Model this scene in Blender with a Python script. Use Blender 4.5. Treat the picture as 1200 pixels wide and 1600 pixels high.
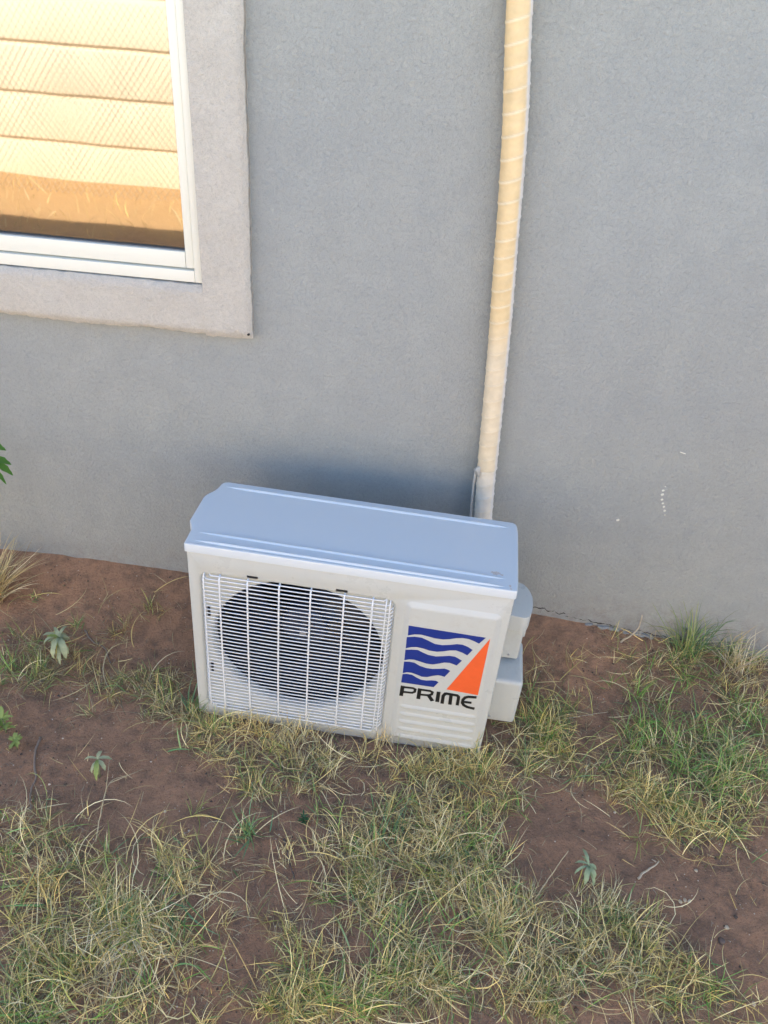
import bpy, bmesh, math, random
import numpy as np
from mathutils import Vector, Matrix, noise
for o in list(bpy.data.objects): bpy.data.objects.remove(o)
S = bpy.context.scene
COL = S.collection
# ---------------------------------------------------------------- camera
cam = bpy.data.cameras.new('camera'); camo = bpy.data.objects.new('camera', cam); COL.objects.link(camo)
cam.sensor_fit = 'VERTICAL'; cam.sensor_height = 24.0; cam.lens = 24.0*1286.61/1600.0
cam.clip_start = 0.02; cam.clip_end = 500
camo.matrix_world = Matrix(((0.9937,-0.1053,0.0371,0.0),(0.0916,0.5794,-0.8099,-1.7558),(0.0638,0.8082,0.5854,1.6313),(0,0,0,1)))
S.camera = camo
# ---------------------------------------------------------------- light
SUN_EL, SUN_AZ = math.radians(45), math.radians(-14)      # behind the house: the yard side lies in its shade
W = bpy.data.worlds.new('World'); S.world = W; W.use_nodes = True
nt = W.node_tree; bg = nt.nodes['Background']
sky = nt.nodes.new('ShaderNodeTexSky'); sky.sky_type = 'NISHITA'; sky.sun_disc = False
sky.sun_elevation = SUN_EL; sky.sun_rotation = SUN_AZ; sky.dust_density = 0.4; sky.ozone_density = 2.2
nt.links.new(sky.outputs[0], bg.inputs[0]); bg.inputs[1].default_value = 0.15
sl = bpy.data.lights.new('sun', 'SUN'); sl.energy = 4.9; sl.angle = math.radians(0.5); sl.color = (1.0, 0.93, 0.82)
so = bpy.data.objects.new('sun', sl); COL.objects.link(so)
sd = Vector((math.sin(SUN_AZ)*math.cos(SUN_EL), math.cos(SUN_AZ)*math.cos(SUN_EL), math.sin(SUN_EL)))
so.rotation_euler = sd.to_track_quat('Z', 'Y').to_euler(); so.location = sd*20
S.view_settings.view_transform = 'Standard'; S.view_settings.look = 'None'
S.view_settings.exposure = 1.85; S.view_settings.gamma = 1
S.render.engine = 'CYCLES'; S.render.resolution_x = 768; S.render.resolution_y = 1024
random.seed(7); RNG = np.random.default_rng(11)
# ---------------------------------------------------------------- helpers
def tag(o, label=None, cat=None, group=None, kind=None):
    if label: o['label'] = label
    if cat: o['category'] = cat
    if group: o['group'] = group
    if kind: o['kind'] = kind
    return o
def empty(name, loc=(0,0,0), rot=(0,0,0)):
    o = bpy.data.objects.new(name, None); COL.objects.link(o); o.location = loc; o.rotation_euler = rot
    o.empty_display_size = .05
    return o
def build(name, bm, m, parent=None, smooth=35):
    if smooth is not None:
        lim = math.radians(smooth)
        for f in bm.faces: f.smooth = True
        for e in bm.edges:
            e.smooth = len(e.link_faces) == 2 and e.calc_face_angle(0) < lim
    me = bpy.data.meshes.new(name); bm.to_mesh(me); bm.free()
    for mm in (m if isinstance(m, (list, tuple)) else [m]): me.materials.append(mm)
    o = bpy.data.objects.new(name, me); COL.objects.link(o); o.parent = parent
    return o
def npmesh(name, V, F, m, col=None, parent=None, smooth=True):
    me = bpy.data.meshes.new(name)
    V = np.asarray(V, np.float32); F = np.asarray(F, np.int32)
    me.vertices.add(len(V)); me.vertices.foreach_set('co', V.ravel())
    k = F.shape[1]
    me.loops.add(F.size); me.loops.foreach_set('vertex_index', F.ravel())
    me.polygons.add(len(F)); me.polygons.foreach_set('loop_start', np.arange(0, F.size, k, dtype=np.int32))
    me.polygons.foreach_set('loop_total', np.full(len(F), k, np.int32))
    me.polygons.foreach_set('use_smooth', np.full(len(F), smooth, bool))
    me.update(calc_edges=True)
    if col is not None:
        a = me.color_attributes.new('Col', 'FLOAT_COLOR', 'POINT')
        c = np.ones((len(V), 4), np.float32); c[:, :3] = col
        a.data.foreach_set('color', c.ravel())
    me.materials.append(m)
    o = bpy.data.objects.new(name, me); COL.objects.link(o); o.parent = parent
    return o
def box(bm, x0, x1, y0, y1, z0, z1, bev=0.0, seg=2):
    r = bmesh.ops.create_cube(bm, size=1)
    vs = r['verts']
    for v in vs:
        v.co = Vector(((x0+x1)/2+v.co.x*(x1-x0), (y0+y1)/2+v.co.y*(y1-y0), (z0+z1)/2+v.co.z*(z1-z0)))
    if bev > 0:
        es = list({e for v in vs for e in v.link_edges})
        bmesh.ops.bevel(bm, geom=es, offset=bev, segments=seg, profile=.6, affect='EDGES', clamp_overlap=True)
def tube(bm, pts, r, n=6, cap=True):
    pts = [Vector(p) for p in pts]
    rs = r if isinstance(r, (list, tuple)) else [r]*len(pts)
    rings = []; up = None
    for i, p in enumerate(pts):
        t = (pts[min(i+1, len(pts)-1)]-pts[max(i-1, 0)]).normalized()
        if up is None:
            up = Vector((0, 0, 1)) if abs(t.z) < .9 else Vector((1, 0, 0))
        a = t.cross(up).normalized(); b = a.cross(t).normalized(); up = b
        rings.append([bm.verts.new(p+(a*math.cos(2*math.pi*k/n)+b*math.sin(2*math.pi*k/n))*rs[i]) for k in range(n)])
    for i in range(len(rings)-1):
        for k in range(n):
            bm.faces.new((rings[i][k], rings[i][(k+1) % n], rings[i+1][(k+1) % n], rings[i+1][k]))
    if cap:
        bm.faces.new(rings[0][::-1]); bm.faces.new(rings[-1])
def prism(bm, poly, f, d0, d1, bev=0.0):
    """poly: list of 2D points; f(a, b, d) -> 3D point; closed prism between depth d0 and d1"""
    a = [bm.verts.new(f(p[0], p[1], d0)) for p in poly]; b = [bm.verts.new(f(p[0], p[1], d1)) for p in poly]
    fa = bm.faces.new(a); fb = bm.faces.new(b[::-1])
    n = len(poly)
    fs = [fa, fb]
    for i in range(n): fs.append(bm.faces.new((a[(i+1) % n], a[i], b[i], b[(i+1) % n])))
    bmesh.ops.recalc_face_normals(bm, faces=fs)
    if bev: bmesh.ops.bevel(bm, geom=list(fa.edges), offset=bev, segments=3, profile=.5, affect='EDGES', clamp_overlap=True)
def round_poly(pts, r, n=5):
    out = []
    N = len(pts)
    for i in range(N):
        p = Vector(pts[i]); a = Vector(pts[i-1])-p; b = Vector(pts[(i+1) % N])-p
        rr = min(r[i] if isinstance(r, (list, tuple)) else r, a.length*.45, b.length*.45)
        p0 = p+a.normalized()*rr; p1 = p+b.normalized()*rr
        for k in range(n+1):
            t = k/n; out.append(tuple((p0*(1-t)+p*t)*(1-t)+(p*(1-t)+p1*t)*t))
    return out
# ---------------------------------------------------------------- materials
class NT:
    def __init__(s, name):
        s.m = bpy.data.materials.new(name); s.m.use_nodes = True; s.t = s.m.node_tree
        s.b = s.t.nodes['Principled BSDF']; s.out = s.t.nodes['Material Output']
    def n(s, t, **k):
        x = s.t.nodes.new(t)
        for a, b in k.items():
            if a.startswith('i_'): x.inputs[a[2:].replace('_', ' ')].default_value = b
            else: setattr(x, a, b)
        return x
    def l(s, a, b): s.t.links.new(a, b)
    def noise(s, scale, detail=4, rough=.6, co=None, dist=0):
        x = s.n('ShaderNodeTexNoise'); x.inputs['Scale'].default_value = scale; x.inputs['Detail'].default_value = detail
        x.inputs['Roughness'].default_value = rough; x.inputs['Distortion'].default_value = dist
        if co is None:
            if not hasattr(s, 'co'): s.co = s.n('ShaderNodeTexCoord').outputs['Object']
            co = s.co
        s.l(co, x.inputs['Vector']); return x.outputs['Fac']
    def ramp(s, fac, stops):
        r = s.n('ShaderNodeValToRGB'); e = r.color_ramp.elements
        while len(e) < len(stops): e.new(.5)
        for i, (p, c) in enumerate(stops):
            e[i].position = p; e[i].color = (c[0], c[1], c[2], 1) if isinstance(c, tuple) else (c, c, c, 1)
        s.l(fac, r.inputs[0]); return r.outputs[0]
    def mix(s, fac, a, b, mode='MIX'):
        x = s.n('ShaderNodeMix', data_type='RGBA', blend_type=mode)
        for v, i in ((fac, 0), (a, 6), (b, 7)):
            if isinstance(v, (int, float)): x.inputs[i].default_value = v
            elif isinstance(v, tuple): x.inputs[i].default_value = (*v, 1)
            else: s.l(v, x.inputs[i])
        return x.outputs[2]
    def bump(s, h, strength, dist, prev=None):
        b = s.n('ShaderNodeBump'); b.inputs['Strength'].default_value = strength; b.inputs['Distance'].default_value = dist
        s.l(h, b.inputs['Height'])
        if prev is not None: s.l(prev, b.inputs['Normal'])
        return b.outputs[0]
    def fin(s, col=None, rough=.6, nrm=None, **k):
        if col is not None:
            if isinstance(col, tuple): s.b.inputs['Base Color'].default_value = (*col, 1)
            else: s.l(col, s.b.inputs['Base Color'])
        if isinstance(rough, (int, float)): s.b.inputs['Roughness'].default_value = rough
        else: s.l(rough, s.b.inputs['Roughness'])
        if nrm is not None: s.l(nrm, s.b.inputs['Normal'])
        for a, b in k.items(): s.b.inputs[a.replace('_', ' ')].default_value = b
        return s.m
def plaster(name, c0, c1, fine=1.0):
    m = NT(name)
    big = m.noise(2.2, 5, .6); mid = m.noise(14, 5, .65); sand = m.noise(420, 3, .7); grit = m.noise(120, 4, .75, dist=.4)
    c = m.mix(m.ramp(big, [(.35, 0.0), (.68, 1.0)]), c0, c1)
    c = m.mix(m.ramp(mid, [(.35, .0), (.72, .5)]), c, tuple(v*.84 for v in c0))
    c = m.mix(m.ramp(grit, [(.32, .32), (.5, .0)]), c, tuple(v*.66 for v in c0))
    c = m.mix(m.ramp(grit, [(.55, .0), (.75, .25)]), c, tuple(min(1, v*1.3) for v in c1))
    c = m.mix(m.ramp(sand, [(.3, .40), (.5, .0)]), c, tuple(v*.55 for v in c0))
    c = m.mix(m.ramp(sand, [(.62, .0), (.78, .22)]), c, tuple(min(1, v*1.45) for v in c1))
    if name == 'grey_plaster':    # soil splashed up the foot of the wall, and old damp marks
        sx = m.n('ShaderNodeSeparateXYZ'); m.l(m.co, sx.inputs[0])
        mr = m.n('ShaderNodeMapRange'); mr.inputs['From Min'].default_value = .03; mr.inputs['From Max'].default_value = .20
        mr.inputs['To Min'].default_value = 1; mr.inputs['To Max'].default_value = 0; m.l(sx.outputs[2], mr.inputs['Value'])
        q = m.n('ShaderNodeMath', operation='MULTIPLY'); m.l(mr.outputs[0], q.inputs[0]); m.l(m.ramp(m.noise(26, 6, .75), [(.40, 0.0), (.72, .8)]), q.inputs[1])
        c = m.mix(q.outputs[0], c, (.24, .19, .165))
        c = m.mix(m.ramp(m.noise(.9, 3, .5), [(.45, .0), (.7, .35)]), c, (.335, .368, .39))
        mp = m.n('ShaderNodeMapping'); mp.inputs['Scale'].default_value = (7, 7, .8); m.l(m.co, mp.inputs[0])
        c = m.mix(m.ramp(m.noise(1.0, 5, .6, co=mp.outputs[0]), [(.50, .0), (.75, .22)]), c, (.30, .31, .31))
    n = m.bump(grit, 1.0*fine, .005); n = m.bump(sand, .5*fine, .0015, n); n = m.bump(mid, .30, .006, n)
    return m.fin(c, .9, n)
M = {}
M['wall'] = plaster('grey_plaster', (.388, .396, .378), (.432, .438, .408))
M['surround'] = plaster('pale_plaster', (.575, .53, .465), (.635, .59, .52), .9)
def paint(name, c, rough=.38, dirt=.42, dc=(.34, .27, .21), hi=.09, spot=.12):
    m = NT(name)
    g = m.n('ShaderNodeSeparateXYZ'); 
    a = m.noise(9, 6, .7); b = m.noise(90, 4, .7)
    sp = m.n('ShaderNodeMath', operation='MULTIPLY'); m.l(m.ramp(a, [(.45, 0.0), (.8, 1.0)]), sp.inputs[0]); m.l(m.ramp(b, [(.48, 0.0), (.75, 1.0)]), sp.inputs[1])
    # splashed soil near the foot of the casing
    m.l(m.co, g.inputs[0])
    mr = m.n('ShaderNodeMapRange'); mr.inputs['From Min'].default_value = .0; mr.inputs['From Max'].default_value = hi
    mr.inputs['To Min'].default_value = 1; mr.inputs['To Max'].default_value = 0; m.l(g.outputs[2], mr.inputs['Value'])
    ft = m.n('ShaderNodeMath', operation='MULTIPLY'); m.l(mr.outputs[0], ft.inputs[0]); m.l(m.ramp(b, [(.42, 0.0), (.68, 1.0)]), ft.inputs[1])
    ad = m.n('ShaderNodeMath', operation='MAXIMUM'); m.l(sp.outputs[0], ad.inputs[0]); m.l(ft.outputs[0], ad.inputs[1])
    sc = m.n('ShaderNodeMath', operation='MULTIPLY'); m.l(ad.outputs[0], sc.inputs[0]); sc.inputs[1].default_value = dirt
    col = m.mix(sc.outputs[0], c, dc)
    return m.fin(col, m.ramp(a, [(.3, rough-spot*.5), (.8, rough+spot)]), m.bump(m.noise(5, 2), .15, .004))
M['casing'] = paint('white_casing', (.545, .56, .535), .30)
M['lid'] = paint('white_lid_skylit', (.63, .675, .70), .30, .0, spot=0); M['lid'].node_tree.nodes['Principled BSDF'].inputs['IOR'].default_value = 1.6  # same white as the casing, lightened and cooled to stand in for sky light
M['frame'] = paint('white_frame', (.80, .78, .68), .35, .22, (.5, .46, .36))
def plain(name, c, rough=.5, var=.15, sc=30, **k):
    m = NT(name); a = m.noise(sc, 4, .7)
    col = m.mix(m.ramp(a, [(.3, 0.0), (.7, 1.0)]), tuple(v*(1-var) for v in c), tuple(min(1, v*(1+var)) for v in c))
    return m.fin(col, rough, m.bump(a, .2, .001), **k)
M['wire'] = plain('white_wire', (.80, .81, .82), .35, .05)
M['blue'] = plain('blue_print', (.012, .032, .23), .4, .06)
M['orange'] = plain('orange_print', (.85, .13, .035), .4, .05)
M['black'] = plain('black_print', (.012, .012, .013), .4, .1)
M['slot'] = plain('dark_slot', (.01, .01, .012), .7)
M['crack'] = plain('crack_dirt', (.045, .038, .036), .9)
M['blade'] = plain('fan_plastic', (.028, .032, .055), .3, .1)
M['hub'] = plain('hub_metal', (.35, .35, .36), .4, .2)
M['coil'] = plain('coil_and_dark_liner', (.007, .008, .011), .6, .3, 200)  # coil, and the near-black liner that darkens the fan opening
M['gasket'] = plain('gasket', (.16, .16, .16), .8)
M['roof'] = plain('roof_sheet', (.30, .29, .28), .6)
M['eave'] = plain('eave_board', (.55, .53, .50), .7)
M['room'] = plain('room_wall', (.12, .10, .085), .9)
M['cream'] = plain('cream_panel', (.80, .72, .55), .85, .05, 3)
M['post'] = plain('cream_post', (.72, .60, .44), .85, .12, 8)
M['link'] = plain('galvanised_wire', (.56, .47, .35), .6)
def attr_mat(name, rough=.6, transl=.0, scale=60, bumpd=.0006):
    m = NT(name); a = m.n('ShaderNodeAttribute'); a.attribute_name = 'Col'
    ns = m.noise(scale, 3, .6)
    col = m.mix(m.ramp(ns, [(.3, .0), (.75, .18)]), a.outputs['Color'], (.14, .10, .06))
    m.fin(col, rough, m.bump(ns, .3, bumpd))
    if transl:
        t = m.n('ShaderNodeBsdfTranslucent'); m.l(col, t.inputs[0]); x = m.n('ShaderNodeMixShader'); x.inputs[0].default_value = transl
        m.l(m.b.outputs[0], x.inputs[1]); m.l(t.outputs[0], x.inputs[2]); m.l(x.outputs[0], m.out.inputs[0])
    return m.m
M['blades'] = attr_mat('grass_blades', .5, .14)
M['attr'] = attr_mat('coloured_bits', .8, 0, 200)
M['tape'] = attr_mat('wrapped_tape', .55, 0, 45, .001)
# glass: reflective tinted pane
def glass():
    m = NT('window_glass')
    fr = m.n('ShaderNodeFresnel'); fr.inputs['IOR'].default_value = 3.9
    gl = m.n('ShaderNodeBsdfGlossy'); gl.inputs['Roughness'].default_value = .022; gl.inputs['Color'].default_value = (1, .97, .92, 1)
    tr = m.n('ShaderNodeBsdfTransparent'); tr.inputs[0].default_value = (.42, .40, .37, 1)
    b = m.bump(m.noise(3.0, 2), .03, .005); m.l(b, gl.inputs['Normal'])
    x = m.n('ShaderNodeMixShader'); m.l(fr.outputs[0], x.inputs[0]); m.l(tr.outputs[0], x.inputs[1]); m.l(gl.outputs[0], x.inputs[2])
    m.l(x.outputs[0], m.out.inputs[0]); return m.m
M['glass'] = glass()
def soil():
    m = NT('red_soil')
    a = m.noise(2.6, 6, .6); b = m.noise(22, 6, .7); c = m.noise(170, 5, .75); d = m.noise(620, 2, .6)
    col = m.mix(m.ramp(a, [(.35, 0.0), (.65, 1.0)]), (.36, .200, .118), (.49, .270, .155))
    col = m.mix(m.ramp(b, [(.45, 0.0), (.72, .8)]), col, (.135, .09, .064))
    col = m.mix(m.ramp(c, [(.30, .45), (.48, .0)]), col, (.10, .070, .052))
    col = m.mix(m.ramp(c, [(.60, .0), (.8, .35)]), col, (.42, .28, .19))
    col = m.mix(m.ramp(d, [(.72, .0), (.80, .6)]), col, (.62, .52, .40))
    # sandy open yard: colour lifted and warmed to brighten the sunlit ground's reflection
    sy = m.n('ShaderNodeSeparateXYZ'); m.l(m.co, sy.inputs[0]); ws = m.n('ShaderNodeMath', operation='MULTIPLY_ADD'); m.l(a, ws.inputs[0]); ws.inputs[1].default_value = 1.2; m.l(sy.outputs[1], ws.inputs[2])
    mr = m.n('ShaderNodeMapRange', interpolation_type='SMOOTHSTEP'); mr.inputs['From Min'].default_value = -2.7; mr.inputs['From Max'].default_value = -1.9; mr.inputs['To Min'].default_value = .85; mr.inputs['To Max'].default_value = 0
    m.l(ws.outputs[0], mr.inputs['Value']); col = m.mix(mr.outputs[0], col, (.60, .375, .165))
    n = m.bump(b, .8, .014); n = m.bump(c, .9, .006, n); n = m.bump(d, .6, .0015, n)
    return m.fin(col, .95, n)
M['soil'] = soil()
PATCH = [[-0.593,-0.92,0.239,0.154,150,0.5,1.0],[-0.576,-1.055,0.153,0.123,110,0.62,1.0],[-0.427,-0.989,0.109,0.107,90,0.18,1.0],[-0.767,-0.799,0.105,0.087,40,0.45,1.0],[-0.573,-1.144,0.134,0.04,50,0.7,1],[-0.372,-1.12,0.102,0.031,25,0.4,0.8],[0.073,-0.834,0.199,0.138,200,0.45,1.0],[-0.044,-0.748,0.096,0.089,60,0.25,0.8],[0.177,-0.749,0.124,0.103,80,0.4,1],[0.231,-0.868,0.118,0.079,70,0.35,1],[0.036,-1.016,0.182,0.08,150,0.45,1],[-0.1,-1.071,0.07,0.044,40,0.35,0.9],[0.156,-0.954,0.137,0.073,90,0.55,1],[0.002,-0.648,0.087,0.065,30,0.3,0.8],[0.131,-0.597,0.103,0.085,55,0.35,0.8],[0.173,-0.502,0.139,0.055,60,0.3,0.7],[0.249,-0.546,0.091,0.088,40,0.3,0.8],[-0.337,-0.5,0.167,0.052,70,0.3,0.7],[-0.249,-0.553,0.134,0.062,60,0.28,0.8],[-0.432,-0.494,0.075,0.066,40,0.35,0.8],[-0.103,-0.504,0.122,0.026,22,0.25,0.6],[0.051,-0.505,0.107,0.022,22,0.3,0.6],[-0.305,-0.64,0.071,0.066,25,0.4,0.7],[-0.612,-0.378,0.111,0.082,50,0.42,0.8],[-0.705,-0.348,0.144,0.063,35,0.3,0.8],[-0.552,-0.411,0.062,0.05,30,0.5,0.8],[-0.841,-0.347,0.16,0.053,40,0.3,0.8],[-0.951,-0.363,0.094,0.083,45,0.45,0.8],[-0.948,-0.171,0.119,0.072,26,0.2,0.6],[-0.786,-0.221,0.1,0.07,22,0.2,0.6],[-0.958,-0.272,0.098,0.056,24,0.35,0.7],[0.388,-0.25,0.085,0.134,45,0.7,0.85],[0.415,-0.331,0.116,0.104,60,0.6,0.85],[0.344,-0.441,0.127,0.087,70,0.4,0.85],[0.485,-0.44,0.079,0.067,24,0.5,0.8],[0.36,-0.139,0.071,0.072,14,0.5,0.7],[0.777,-0.299,0.169,0.128,110,0.75,1],[0.691,-0.411,0.145,0.098,90,0.5,0.9],[0.868,-0.386,0.098,0.119,80,0.75,1],[0.918,-0.258,0.085,0.088,40,0.65,0.9],[0.772,-0.076,0.147,0.06,45,0.5,1],[0.837,0.022,0.095,0.043,45,0.7,1.1],[0.67,-0.163,0.088,0.071,18,0.3,0.8],[0.918,-0.125,0.109,0.073,24,0.25,0.9],[0.974,-0.045,0.074,0.051,18,0.35,0.9],[0.682,-0.539,0.137,0.079,80,0.3,0.8],[0.727,-0.599,0.089,0.05,36,0.25,0.8],[0.839,-0.584,0.06,0.102,40,0.4,0.8],[0.646,-0.491,0.093,0.055,40,0.5,0.8],[0.497,-0.808,0.081,0.056,60,0.2,0.7],[0.538,-0.881,0.104,0.065,80,0.45,0.8],[0.629,-0.932,0.089,0.049,60,0.6,0.85],[0.409,-0.897,0.103,0.064,50,0.3,0.8],[0.352,-0.989,0.135,0.058,70,0.35,0.9],[0.485,-0.984,0.112,0.047,50,0.45,0.8],[0.285,-0.807,0.081,0.07,30,0.25,0.8],[0.675,-0.996,0.062,0.023,16,0.5,0.8],[-0.291,-0.735,0.03,0.024,8,0.8,0.8],[-0.388,-0.816,0.119,0.02,22,0.1,0.8],[-0.413,-0.869,0.052,0.027,12,0.1,0.7],[-0.163,-0.931,0.02,0.025,6,0.5,0.6],[-0.203,-0.923,0.076,0.063,6,0.1,0.6],[0.148,-0.677,0.114,0.063,40,0.3,0.8],[-0.15,-0.777,0.081,0.087,12,0.1,0.5],[-0.696,-0.118,0.024,0.035,6,0.4,0.9],[-0.346,-1.128,0.068,0.02,8,0.4,0.7],[-0.22,-1.069,0.07,0.032,8,0.4,0.7],[-0.73,-0.458,0.091,0.058,8,0.2,0.6],[-0.166,-1.04,0.035,0.045,12,0.3,0.7]]
W_ = {"weedA":[-0.874,-0.306],"weedB":[-0.655,-0.637],"weedC":[0.445,-0.736],"weedD":[-0.171,-0.696],"weedE":[-0.919,-0.545],"weedF":[-0.873,-0.586],"clumpL":[-1.167,-0.015],"leaf":[0.553,-0.507],"tw1a":[0.564,-0.717],"tw1b":[0.618,-0.669],"tw2a":[-0.831,-0.552],"tw2b":[-0.751,-0.758],"tw3a":[-0.206,-0.739],"tw3b":[-0.165,-0.834],"tuftG":[-0.285,-0.742],"st1a":[0.221,-0.713],"st2a":[0.332,-0.801],"p1":[0.649,-0.759],"p2":[0.659,-0.756],"p3":[0.668,-0.757],"p4":[0.734,-0.806],"p5":[0.716,-0.837],"p6":[0.751,-0.952],"p7":[0.698,-0.683],"p8":[0.537,-0.558],"p9":[-0.48,-0.707],"p10":[-0.387,-0.581],"seed":[-0.618,-0.716],"bl1":[-0.445,-0.953],"bl2":[-0.352,-0.942]}
BLUE = [[[0.4889,0.4091],[0.6568,0.4071],[0.6448,0.387],[0.6336,0.3921],[0.6215,0.396],[0.6076,0.3963],[0.5941,0.3929],[0.5809,0.3872],[0.5674,0.3835],[0.5488,0.3832],[0.5345,0.3857],[0.5179,0.388],[0.504,0.3858],[0.4901,0.3797]],[[0.4883,0.3739],[0.5048,0.3789],[0.5211,0.3791],[0.5359,0.3731],[0.5507,0.3664],[0.5672,0.366],[0.583,0.3702],[0.5987,0.3758],[0.6102,0.3766],[0.6224,0.3726],[0.634,0.3653],[0.6248,0.347],[0.6134,0.3528],[0.5988,0.3569],[0.5851,0.354],[0.5717,0.3482],[0.558,0.344],[0.5414,0.3442],[0.5268,0.3477],[0.5125,0.349],[0.5009,0.3465],[0.4892,0.3404]],[[0.4889,0.3354],[0.5017,0.3388],[0.5158,0.3404],[0.5282,0.3348],[0.5406,0.3301],[0.5574,0.329],[0.5735,0.3331],[0.5872,0.3373],[0.599,0.3372],[0.6092,0.332],[0.6156,0.3284],[0.606,0.3112],[0.5998,0.3133],[0.5899,0.3162],[0.5781,0.3147],[0.5669,0.3089],[0.5532,0.3032],[0.5389,0.3029],[0.5241,0.3065],[0.5118,0.3092],[0.4999,0.308],[0.4896,0.3031]],[[0.4894,0.2977],[0.5007,0.3004],[0.5128,0.2996],[0.5256,0.2922],[0.5404,0.2886],[0.5549,0.2886],[0.5689,0.2923],[0.5805,0.2955],[0.5891,0.2933],[0.5942,0.291],[0.5841,0.2699],[0.5773,0.2719],[0.5688,0.2724],[0.5573,0.2675],[0.5459,0.2612],[0.5339,0.2596],[0.5213,0.2638],[0.51,0.2672],[0.4991,0.2666],[0.4898,0.2614]],[[0.4897,0.2579],[0.4997,0.2608],[0.5107,0.2604],[0.5223,0.2536],[0.5326,0.2488],[0.5448,0.249],[0.5566,0.2523],[0.5663,0.2527],[0.5727,0.2499],[0.5638,0.2318],[0.4889,0.2314]]]
ORANGE = [[0.6662,0.4059],[0.6658,0.2272],[0.5933,0.2305]]
LETTERS = [[[0.4937,0.2201],[0.4929,0.1857],0.00645],[[0.4921,0.2162],[0.5174,0.2175],[0.5231,0.2149],[0.5227,0.2065],[0.5172,0.2017],[0.4936,0.2],0.00451],[[0.5332,0.22],[0.5331,0.1846],0.00645],[[0.5326,0.2163],[0.5569,0.2171],[0.5629,0.2141],[0.5622,0.2068],[0.5561,0.2021],[0.5343,0.2001],0.00451],[[0.5548,0.2029],[0.5662,0.1852],0.00645],[[0.5769,0.2187],[0.5772,0.1848],0.00645],[[0.589,0.1816],[0.5887,0.2081],[0.5922,0.2157],[0.5974,0.2172],0.00559],[[0.595,0.217],[0.6197,0.2161],[0.6234,0.2123],[0.6238,0.207],[0.6239,0.1841],0.00516],[[0.606,0.2152],[0.6069,0.1828],0.00581],[[0.6637,0.2196],[0.6452,0.2176],[0.6384,0.2135],[0.6345,0.2058],[0.6343,0.1949],[0.6387,0.1879],[0.6475,0.1833],[0.6643,0.1813],0.00494],[[0.6348,0.1986],[0.6551,0.1996],0.0043]]
# ---------------------------------------------------------------- ground
def vnoise(x, y, s, seed=0):
    x = np.asarray(x)*s+seed*17.3; y = np.asarray(y)*s-seed*9.1
    xi = np.floor(x).astype(np.int64); yi = np.floor(y).astype(np.int64); fx = x-xi; fy = y-yi
    fx = fx*fx*(3-2*fx); fy = fy*fy*(3-2*fy)
    def h(a, b):
        n = (a*374761393+b*668265263+seed*1442695) & 0x7fffffff; n = ((n ^ (n >> 13))*1274126177) & 0x7fffffff
        return ((n ^ (n >> 16)) & 0xffff)/65535.0
    return (h(xi, yi)*(1-fx)+h(xi+1, yi)*fx)*(1-fy)+(h(xi, yi+1)*(1-fx)+h(xi+1, yi+1)*fx)*fy-.5
FOOT_X = [-6, -1.17, -.99, -.80, -.63, .2, .36, .67, .855, 1.05, 6]
FOOT_Z = [.09, .0946, .0945, .0871, .0795, .075, .068, .0337, .0168, -.015, -.03]
def ground_h(x, y):
    x = np.asarray(x, float); y = np.asarray(y, float)
    base = np.interp(x, [-2, -.48, .22, 2], [.012, 0, -.0102, -.03])
    foot = np.interp(x, FOOT_X, FOOT_Z)+.004*vnoise(x, y*0, 14, 5)+.003*vnoise(x, y*0, 47, 6)
    s = np.clip((y+.24)/.24, 0, 1)**1.35
    near = np.exp(-((x+.13)/.75)**2-((y+.32)/.55)**2)
    bumps = .035*vnoise(x, y, 1.3, 1)*(1-near)*np.clip(-y/.4, 0, 1)+.012*vnoise(x, y, 6, 2)*(1-.7*near)+.006*vnoise(x, y, 21, 3)+.004*vnoise(x, y, 55, 4)+.0030*vnoise(x, y, 110, 14)
    inside = (np.abs(x+.13) < .36) & (y > -.45) & (y < -.17)
    bumps = np.where(inside, bumps*.3-.004, bumps)
    return base*(1-s)+foot*s+bumps*(1-.75*s)-.002
def axis(lo, hi, step, far, n):
    a = np.arange(lo, hi+1e-6, step); g = np.geomspace(step*2, far, n)
    return a, g
ax, g = axis(-1.5, 1.4, .0065, 60, 34); xs = np.concatenate([(-1.5-g)[::-1], ax, 1.4+g])
ay, g = axis(-1.55, .03, .0065, 60, 34); ys = np.concatenate([(-1.55-g)[::-1], ay, .03+g[g > .5]])
GX, GY = np.meshgrid(xs, ys); GZ = ground_h(GX, np.minimum(GY, 0))
GZ = np.where(GY > .04, GZ-.01, GZ)
nx, ny = len(xs), len(ys)
idx = np.arange(nx*ny).reshape(ny, nx)
F = np.stack([idx[:-1, :-1], idx[:-1, 1:], idx[1:, 1:], idx[1:, :-1]], -1).reshape(-1, 4)
def mesh_h(x, y):
    x = np.asarray(x, float); y = np.minimum(np.asarray(y, float), .02)
    i = np.clip(np.searchsorted(xs, x)-1, 0, nx-2); j = np.clip(np.searchsorted(ys, y)-1, 0, ny-2)
    u = (x-xs[i])/(xs[i+1]-xs[i]); v = (y-ys[j])/(ys[j+1]-ys[j])
    return (GZ[j, i]*(1-u)+GZ[j, i+1]*u)*(1-v)+(GZ[j+1, i]*(1-u)+GZ[j+1, i+1]*u)*v
tag(npmesh('ground', np.stack([GX, GY, GZ], -1).reshape(-1, 3), F, M['soil']), kind='structure')

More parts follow.
